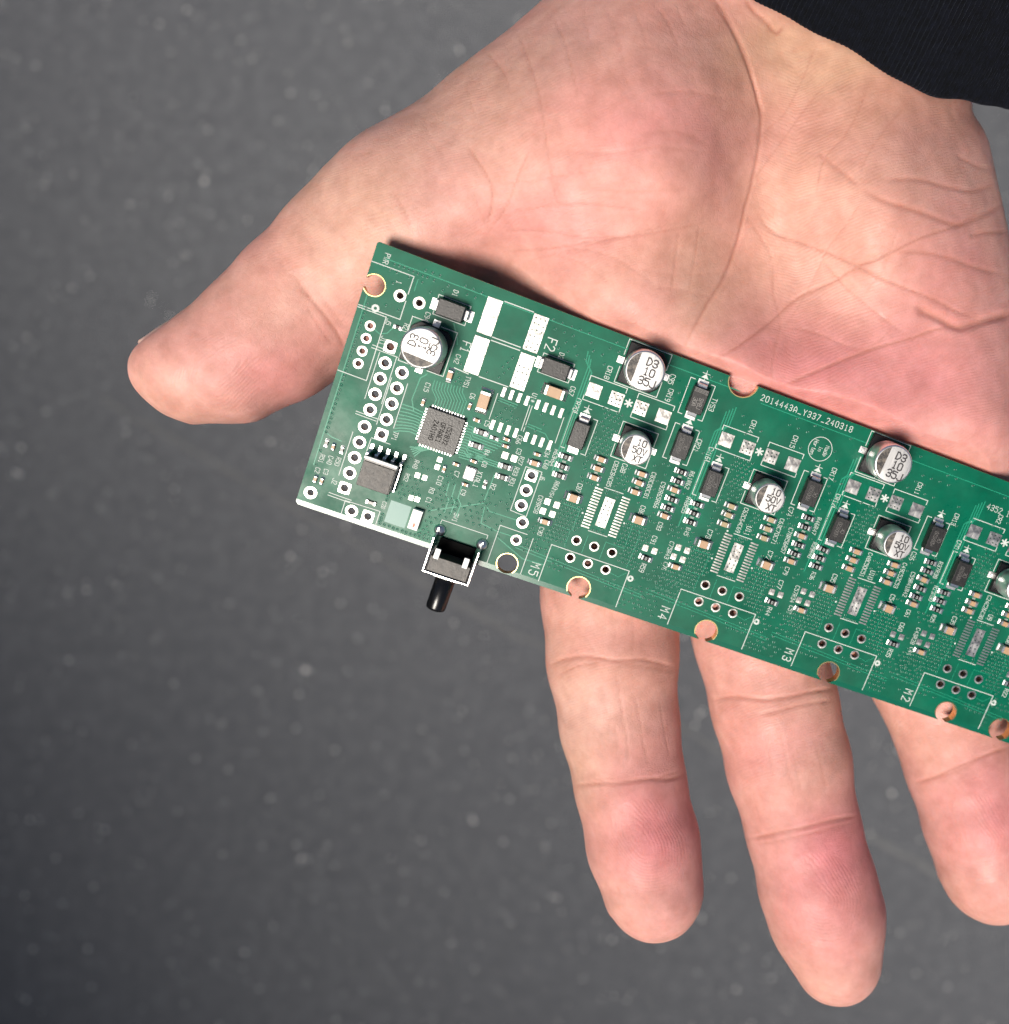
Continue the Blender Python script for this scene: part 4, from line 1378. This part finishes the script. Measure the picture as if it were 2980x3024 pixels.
# crystal
xt = bput('crystal', box('crystal', MAT['white_ceramic'], 1.75, 2.15, .35, .1, z0=.05), 24.11, 29.05)
put('lid', box('lid', MAT['steel'], 1.5, 1.9, .22, .06, z0=.40), xt)
occupied.append((24.11, 29.05, 1.1, 1.3))
# small chips
for (u, v, a) in ((13.73, 20.78, DN), (20.68, 18.97, DN), (22.48, 20.59, 0), (27.8, 21.87, 0), (28.02, 22.96, 0), (33.1, 22.48, 0), (24.02, 27.03, 0), (23.96, 31.07, 0), (20.05, 29.75, DN), (21.6, 28.4, 0), (3.0, 32.3, DN), (1.85, 38.15, DN), (2.9, 38.1, DN)):
    chip_part('0402', 'cap', u, v, a)
for (u, v, a) in ((25.91, 22.44, 0), (26.92, 30.0, DN), (1.79, 32.1, DN), (4.3, 32.25, DN), (6.6, 11.15, 0)):
    chip_part('0402', 'res', u, v, a)
for (u, v) in ((23.66, 22.18), (23.66, 24.45), (29.03, 26.11), (29.17, 27.89)):
    chip_part('0603', 'res', u, v)
chip_part('0603', 'cap', 33.18, 23.95); chip_part('0603', 'cap', 16.35, 15.35, DN)
for (u, v) in ((28.36, 24.43), (29.86, 24.42)):
    pad(u, v, 1.0, 1.1)
for (u, v) in ((18.96, 28.6), (18.95, 29.85), (16.47, 32.19), (17.65, 32.17), (16.65, 36.0), (17.63, 35.92)):
    pad(u, v, .78, .85)
# antenna clearing and chip antenna
kme = box('antenna_clearing', MAT['mask_keep'], 3.35, 3.7, .02, 0)
bput('antenna_clearing', kme, 15.5, 39.25)
occupied.append((15.5, 39.25, 1.75, 1.95))
an = bput('chip_antenna', box('chip_antenna', MAT['white_ceramic'], 1.6, 3.3, 1.0, .05, z0=.03), 18.42, 38.98, 0., -.0)
put('marking', box('marking', MAT['red_mark'], .34, .62, .01, 0, cx=.08, cy=-.85, z0=1.034), an)
occupied.append((18.42, 38.98, 1.1, 1.9))

# four-way surface connector
conn = bput('connector', box('connector', MAT['plastic'], 5.2, 4.9, 2.95, .08, z0=.05), 11.0, 33.6)
put('cover', box('cover', MAT['epoxy_rough'], 4.9, 4.05, .22, .05, cy=-.42, z0=3.0), conn)
put('shroud_edge', box('shroud_edge', MAT['white_ceramic'], 5.2, .42, .42, .05, cy=2.22, z0=3.0), conn)
pr = [(2.42, 1.9), (2.75, 1.9), (2.95, 1.7), (3.05, .35), (3.2, .18), (4.05, .18), (4.05, .04), (3.12, .04), (2.92, .25), (2.82, 1.6), (2.70, 1.74), (2.42, 1.74)]
nn = len(pr)
cl_me = mesh('contact', [(s_ * .24 * MM, y * MM, z * MM) for s_ in (-1, 1) for y, z in pr], [(i, (i + 1) % nn, nn + (i + 1) % nn, nn + i) for i in range(nn)] + [tuple(reversed(range(nn))), tuple(range(nn, 2 * nn))], MAT['steel'])
for i in range(5):
    put('contact', cl_me, conn, (i - 2) * 1.3 + .1, -.15)
put('side_rail', box('side_rail', MAT['steel'], .3, 4.3, .9, .05, cx=2.82, cy=-.2, z0=.05), conn)
occupied.append((11.0, 33.0, 3.3, 3.6))
stub = bput('chip_resistor', box('body', MAT['resistor'], 1.0, .5, .35, .03, z0=.04), 11.0, 38.85)
for s_ in (-1, 1):
    put('terminal', box('terminal', MAT['solder'], .45, .7, .3, .08, z0=.02), stub, s_ * .62, 0)
occupied.append((11.0, 38.85, 1.3, .6))

# right-angle push switch with bent-steel frame
sw = bput('push_switch', box('push_switch', MAT['epoxy_rough'], 6.5, 2.55, 3.85, .06, z0=.1), 26.0, 44.0)
put('rear_block', box('rear_block', MAT['void'], 5.9, 2.3, .5, .05, cy=2.45, z0=.06), sw)
for x in (-3.68, 3.68):
    put('side_plate', box('side_plate', MAT['steel'], .32, 5.6, 3.6, .08, cx=x, cy=1.45, z0=.65), sw)
    put('mounting_leg', box('mounting_leg', MAT['steel'], .34, 1.1, 2.6, .06, cx=x, cy=4.5, z0=-1.9), sw)
put('front_plate', box('front_plate', MAT['steel'], 7.68, .34, 3.9, .1, cy=-1.52, z0=.35), sw)
for x in (-2.42, 2.28):
    put('contact', box('contact', MAT['white_ceramic'], .85, 1.7, .3, .06, cx=x, cy=1.75, z0=3.72), sw)
    put('contact_arm', box('contact_arm', MAT['steel'], .5, .5, 3.1, .04, cx=x, cy=1.9, z0=.57), sw)
shaft = lathe('plunger', MAT['plastic'], [(1.50, 0), (1.60, .05), (1.60, 5.4), (1.52, 5.75), (1.38, 5.85)], 36, True, True)
so = put('plunger', shaft, sw, 0., -1.72, 2.1)
so.rotation_euler = (math.pi / 2, 0, 0)
put('collar', box('collar', MAT['steel'], 3.9, .25, 3.4, .1, cy=-1.8, z0=.45), sw)
blob = lathe('solder_blob', MAT['solder'], [(1.0, .0), (.93, .2), (.70, .48), (.35, .66), (.02, .72)], 20, True, False)
for u in (22.55, 29.6):
    bput('solder_joint', blob, u, 39.5, .02)
    occupied.append((u, 39.5, 1.2, 1.2))
silk.line([(22.3, 38.4), (22.3, 37.78), (30.0, 37.75), (30.0, 38.4)], .14)
occupied.append((26.1, 41.0, 3.6, 3.2))

# --- lettering
TL = [('PWR', 2.0, 2.0, .8), ('1', 4.77, 4.68, .75), ('D1', 13.2, 3.2, .75), ('C94', 10.3, 8.1, .72), ('F1', 17.2, 10.4, 1.3), ('F2', 29.4, 5.4, 1.5), ('C42', 16.6, 12.6, .72), ('R21', 7.75, 10.9, .7), ('J5', 5.1, 10.9, .72), ('J11', 5.15, 13.9, .7),
      ('C15', 13.6, 18.4, .72), ('TVS1', 19.1, 15.5, .72), ('C6', 20.6, 17.3, .72), ('C5', 24.1, 20.6, .72), ('D2', 31.5, 6.5, .75), ('C67', 34.9, 11.1, .75), ('U1*', 29.63, 14.2, .75), ('C66', 29.64, 21.3, .72), ('C3', 30.2, 23.1, .72), ('R27', 31.0, 24.4, .7),
      ('R33', 30.8, 26.3, .72), ('R31', 30.8, 28.2, .72), ('C34', 34.5, 21.8, .72), ('C68', 34.95, 23.6, .72), ('XTAL1', 25.55, 29.6, .8), ('C8', 25.77, 26.9, .72), ('C7', 22.15, 29.9, .72), ('C10', 20.0, 31.8, .75), ('C9', 24.07, 32.4, .72), ('R2', 28.2, 29.9, .75),
      ('R3', 19.3, 33.8, .72), ('C1', 19.35, 35.5, .75), ('R51', 1.78, 34.7, .7), ('C40', 3.05, 34.5, .7), ('R50', 4.25, 34.3, .7), ('C2', 1.72, 36.7, .68), ('C3', 3.0, 36.5, .68), ('J2', 4.7, 37.5, .75), ('TP1', 11.3, 27.4, .72), ('SW1', 24.2, 36.7, .75),
      ('R4', 25.5, 25.0, .72), ('TVS3', 56.75, 5.3, .8), ('C95', 49.1, 3.8, .8), ('J6', 35.15, 25.8, .72), ('C28', 13.0, 38.6, .6), ('R48', 15.7, 30.6, .7), ('R52', 14.95, 33.1, .65), ('TVS4', 37.4, 27.6, .62)]
for s_, u, v, h_ in TL:
    silk.text(s_, (u, v), h_)
    occupied.append((u, v, h_ * .55, len(s_) * h_ * .38))
silk.fit('2014443A_Y337_240318', (63.5, 1.42), (79.9, 1.12), .95, w=.14)
silk.fit('4352 16', (106.4, 5.0), (111.6, 5.0), .95, w=.12)
silk.ring((75.95, 5.9), 1.98, .13, 48)
silk.fit('Made', (77.0, 4.95), (77.0, 6.85), .66); silk.fit('in', (75.95, 5.45), (75.95, 6.35), .62); silk.fit('Horten', (74.9, 4.6), (74.9, 7.25), .66)
occupied += [(71.7, 1.3, 8.6, .8), (75.95, 5.9, 2.2, 2.2), (107, 5, 4.5, .8)]
# outlines at the left end
silk.line([(0.1, 3.12), (6.6, 3.05), (6.58, 5.86)], .17); silk.line([(6.58, 6.97), (6.58, 9.92), (.1, 9.98)], .17)
silk.ring((2.63, 9.62), .42, .46, 28)
silk.line([(.1, 10.32), (4.55, 10.32), (4.62, 20.63), (.1, 20.58)], .17)
for a, b_ in (((5.22, 15.77), (5.22, 23.4)), ((7.85, 15.64), (7.85, 23.24)), ((8.07, 18.9), (8.09, 26.6)), ((10.65, 18.92), (10.72, 26.27)), ((3.82, 15.5), (8.0, 15.55)), ((3.9, 15.05), (5.6, 15.08)), ((4.55, 25.7), (8.0, 25.75)), ((4.6, 26.1), (7.9, 26.15)),
                 ((5.05, 29.0), (5.02, 36.3)), ((7.95, 29.1), (7.92, 31.2)), ((8.0, 28.9), (11.0, 28.9)), ((4.4, 39.5), (8.0, 39.55)), ((4.35, 39.95), (7.9, 40.0)), ((7.15, 42.1), (7.15, 39.9)), ((7.15, 39.9), (12.75, 39.75)), ((12.75, 39.75), (12.75, 42.0)),
                 ((32.05, 25.0), (34.7, 25.0)), ((32.05, 25.0), (32.05, 32.5)), ((34.75, 25.0), (34.75, 32.7)), ((32.05, 32.6), (34.7, 32.75)), ((31.3, 35.5), (35.9, 35.5)), ((31.3, 35.5), (31.3, 42.1)), ((37.0, 35.8), (37.0, 42.1))):
    silk.line([a, b_], .15)
silk_o = obj('silkscreen', silk.mesh('silkscreen', MAT['silk']), board)

# --- masked copper traces (slightly raised)
tr = Ink(.006)
def tl_(pts, w=.17): tr.line(pts, w)
for i in range(9):                                               # microcontroller, left side bundle
    v = 22.4 + i * .455
    tl_([(14.6, v), (13.6 - .05 * i, v - .1), (12.5 - .1 * i, v + .05 + .25 * (i - 4) * .3), (10.9, v + .3 + .12 * (i - 4))])
for i in range(11):                                              # top side, running up then fanning left
    u = 15.5 + i * .45
    tl_([(u, 20.9), (u, 19.6 - .12 * i), (u - 1.1, 18.4 - .12 * i), (u - 1.15, 17.0 - .05 * i)], .13)
for i in range(10):                                              # right side
    v = 21.9 + i * .455
    tl_([(21.1, v), (22.2 + .05 * (i % 3), v), (22.6 + .06 * (i % 3), v + .5), (24.8 + .35 * (9 - i), v + .55)])
for i in range(5):                                               # lower left
    u = 15.6 + i * .42
    tl_([(u, 27.35), (u - .5 - .25 * i, 27.9 + .1 * i), (u - 1.6 - .15 * i, 28.25 + .3 * i)])
for i in range(6):
    tl_([(21.3 + .2 * i, 26.4 + .38 * i), (23.0 + .3 * i, 26.4 + .38 * i - .1), (24.3 + .2 * i, 25.9 + .38 * i), (28.4, 25.95 + .36 * i)] if i < 3 else [(18.5 + i, 31.5), (18.6 + i, 33.6), (19.3 + i, 34.3), (19.3 + i, 36.5)])
for i in range(3):
    tl_([(36.2 + .42 * i, 24.2), (36.0 + .42 * i, 19), (36.0 + .42 * i, 6.5 + .4 * i), (35.4 + .42 * i, 5.9 + .4 * i), (35.2 + .42 * i, 4.4 + .5 * i)], .2)
for k in range(4):
    s = k * PITCH
    for i in range(4):
        if seen(58.6 + s, 12):
            tl_([(58.6 + .42 * i + s, 26 - i), (58.6 + .42 * i + s, 9.2 - .3 * i), (59.2 + .42 * i + s, 8.4 - .3 * i), (59.2 + .42 * i + s, 5.6 - .4 * i)], .2)
    if seen(38 + s, 37.6):
        tl_([(34.8 + s, 37.7), (57 + s, 38.9)], .12); tl_([(34.8 + s, 38.2), (57 + s, 39.4)], .12)
        for pts in (((39.5, 32.4), (42.2, 32.5), (42.2, 35.4)), ((45.2, 32.3), (45.2, 35.4)), ((48.3, 35.4), (48.3, 32.4), (51.5, 32.4), (51.5, 25.9)), ((39.6, 28.7), (42.5, 28.7), (42.5, 32.4)), ((52.8, 28.8), (53.2, 29.8), (53.0, 35.3)), ((50.6, 37), (52.2, 37.3), (53.3, 36.2))):
            tl_([(a + s, b_) for a, b_ in pts], .10)
for pts in (((.9, 8), (.9, 36)), ((1.9, 2.0), (60, 1.75)), ((64, 2.35), (150, 2.2)), ((7.3, 3.3), (7.3, 5.0)), ((4.55, 13.0), (5.4, 12.6), (6.0, 11.5)), ((3.4, 12.7), (4.4, 13.1)), ((24.7, 16.1), (27.6, 16.15)), ((24.6, 16.5), (27.5, 16.55)), ((30.2, 18.4), (32.4, 18.5)), ((30.2, 18.8), (33.2, 18.95), (34.0, 19.7)), ((14.4, 7.6), (15.6, 9.6), (15.9, 10.5)), ((10.0, 28.5), (9.5, 28.9), (8.2, 28.9)), ((1.5, 30.6), (2.3, 30.9), (3.8, 31.0)), ((13.0, 16.4), (12.2, 17.4), (12.0, 21.0), (12.8, 22.6)), ((28.0, 33.5), (28.3, 36.2), (31.0, 36.6), (34.3, 36.6)), ((28.4, 33.4), (29.0, 33.9), (33.7, 33.8)), ((31.6, 37.6), (36.5, 39.6), (40, 39.4)), ((20.2, 36.9), (27.6, 33.0), (27.8, 28.0))):
    tl_(pts, .16)
trace_o = obj('copper_trace', tr.mesh('copper_trace', MAT['trace']), board)
trace_o['kind'] = 'stuff'

# --- vias
occ = np.array(occupied)
vl = []
def via(u, v):
    if u < .5 or v < .5 or v > 42.1 or not seen(u, v, 20):
        return
    if np.any((np.abs(occ[:, 0] - u) < occ[:, 2] + .2) & (np.abs(occ[:, 1] - v) < occ[:, 3] + .2)):
        return
    vl.append((u, v))
def grid(u0, u1, v0, v1, p=.74, stag=True, keep=1.):
    for j, v in enumerate(np.arange(v0, v1, p * .87)):
        for u in np.arange(u0 + (p / 2 if (stag and j % 2) else 0), u1, p):
            if random.random() < keep:
                via(u + random.uniform(-.05, .05), v + random.uniform(-.05, .05))
for v in np.arange(8.6, 37.4, .78):
    if not 3.6 < v < 8.4: via(1.25 if v > 11 else 1.35, v)
for u in np.arange(2.6, 40, .74): via(u, 2.35 + .1 * math.sin(u)) if u < 9 else None
grid(3.0, 6.3, 3.4, 9.0, 1.0, True, .55); grid(8.0, 12, 1.5, 5.5, 1.1, True, .45); grid(13, 17.5, 1.6, 3.5, 1.3, True, .6)
grid(13.0, 18, 30, 36.8, .85, True, .85); grid(19.5, 24, 30, 42, .92, True, .8); grid(24, 31.5, 33, 37.4, 1.05, True, .7); grid(12.6, 22, 41.0, 42.3, .72, False, 1); grid(13.2, 13.9, 37, 42, .72, False, 1)
grid(21.5, 25, 9.5, 13.5, 1.0, True, .5); grid(28.5, 36, 1.6, 6, 1.5, True, .7); grid(36, 41, 1.4, 5.5, 1.5, True, .6); grid(24.6, 29.2, 16.6, 19.7, .95, True, .55); grid(30, 35, 16.2, 19.5, 1.6, True, .6)
grid(16.6, 20.6, 13.2, 17.3, .8, True, .55); grid(26.6, 32, 29.2, 33, 1.0, True, .6); grid(31.6, 36.8, 37.5, 42, .85, True, .6)
for k in MODS:
    s = k * PITCH
    grid(39.2 + s, 43.6 + s, 28.4, 35.4, .74); grid(49.9 + s, 55 + s, 28.2, 35.2, .74); grid(36 + s, 40 + s, 33.5, 37.6, .78, True, .8); grid(54 + s, 57.5 + s, 35.2, 42, .9, True, .8); grid(57.5 + s, 61.8 + s, 26, 42, .95, True, .62)
    grid(40.6 + s, 44 + s, 11.9, 25, .78, True, .75); grid(45.8 + s, 49 + s, 18.9, 23.6, .8, True, .7); grid(45 + s, 48.4 + s, 24.2, 31.4, .62, False, .75); grid(51 + s, 55 + s, 17, 27, .85, True, .55); grid(56.4 + s, 59 + s, 10, 27, 1.2, True, .4)
    grid(41 + s, 53.2 + s, 37.9, 40, .9, True, .75); grid(62 + s, 66 + s, 2.6, 9, 1.5, True, .35); grid(47 + s, 58 + s, 1.2, 7.5, 1.6, True, .45); grid(45.5 + s, 46.6 + s, 25.6, 30.2, .8, False, 0)
print('vias', len(vl))
NV = 8
ca = [(math.cos(2 * math.pi * i / NV), math.sin(2 * math.pi * i / NV)) for i in range(NV)]
vs, fs, fm = [], [], []
for (u, v) in vl:
    b0 = len(vs)
    for r, z in ((.285, .003), (.215, .036), (.15, .030), (.115, .008)):
        vs += [((u + r * c) * MM, (-v + r * s_) * MM, z * MM) for c, s_ in ca]
    for k in range(3):
        for i in range(NV):
            j = (i + 1) % NV
            fs.append((b0 + k * NV + i, b0 + k * NV + j, b0 + (k + 1) * NV + j, b0 + (k + 1) * NV + i)); fm.append(0)
    fs.append(tuple(b0 + 3 * NV + i for i in range(NV))); fm.append(1)
via_o = obj('via', mesh('via', vs, fs, [MAT['via'], MAT['via_hole_shade']], True, fm), board)
via_o['kind'] = 'stuff'
# drill marks in the bare pads
vs, fs = [], []
def mark(u, v, r=.16):
    b0 = len(vs)
    for rr, z in ((r * 1.15, .058), (r, .060), (.01, .061)):
        vs.extend([((u + rr * c) * MM, (-v + rr * s_) * MM, z * MM) for c, s_ in ca])
    for k in range(2):
        for i in range(NV):
            j = (i + 1) % NV
            fs.append((b0 + k * NV + i, b0 + k * NV + j, b0 + (k + 1) * NV + j, b0 + (k + 1) * NV + i))
for k in MODS:
    s = k * PITCH
    for i in range(6):
        for x in (-.4, .4):
            if seen(46.54 + s, 27): mark(46.54 + s + x + random.uniform(-.1, .1), 25.9 + i * .75 + random.uniform(-.12, .12), .12)
    for c in (41.9, 46.02):
        for i in range(9):
            if seen(c + s, 10): mark(c + s + (i % 3 - 1) * .66 + random.uniform(-.1, .1), 9.85 + (i // 3 - 1) * .66 + random.uniform(-.1, .1), .12)
for i in range(18):
    mark(25.9 + (i % 3) * .75, 2.3 + (i // 3) * .95 + random.uniform(-.1, .1), .12)
    if i < 12: mark(25.9 + (i % 3) * .75, 10.2 + (i // 3) * .95, .12)
mk_o = obj('drill_mark', mesh('drill_mark', vs, fs, MAT['via_hole_shade']), board)
mk_o['kind'] = 'stuff'
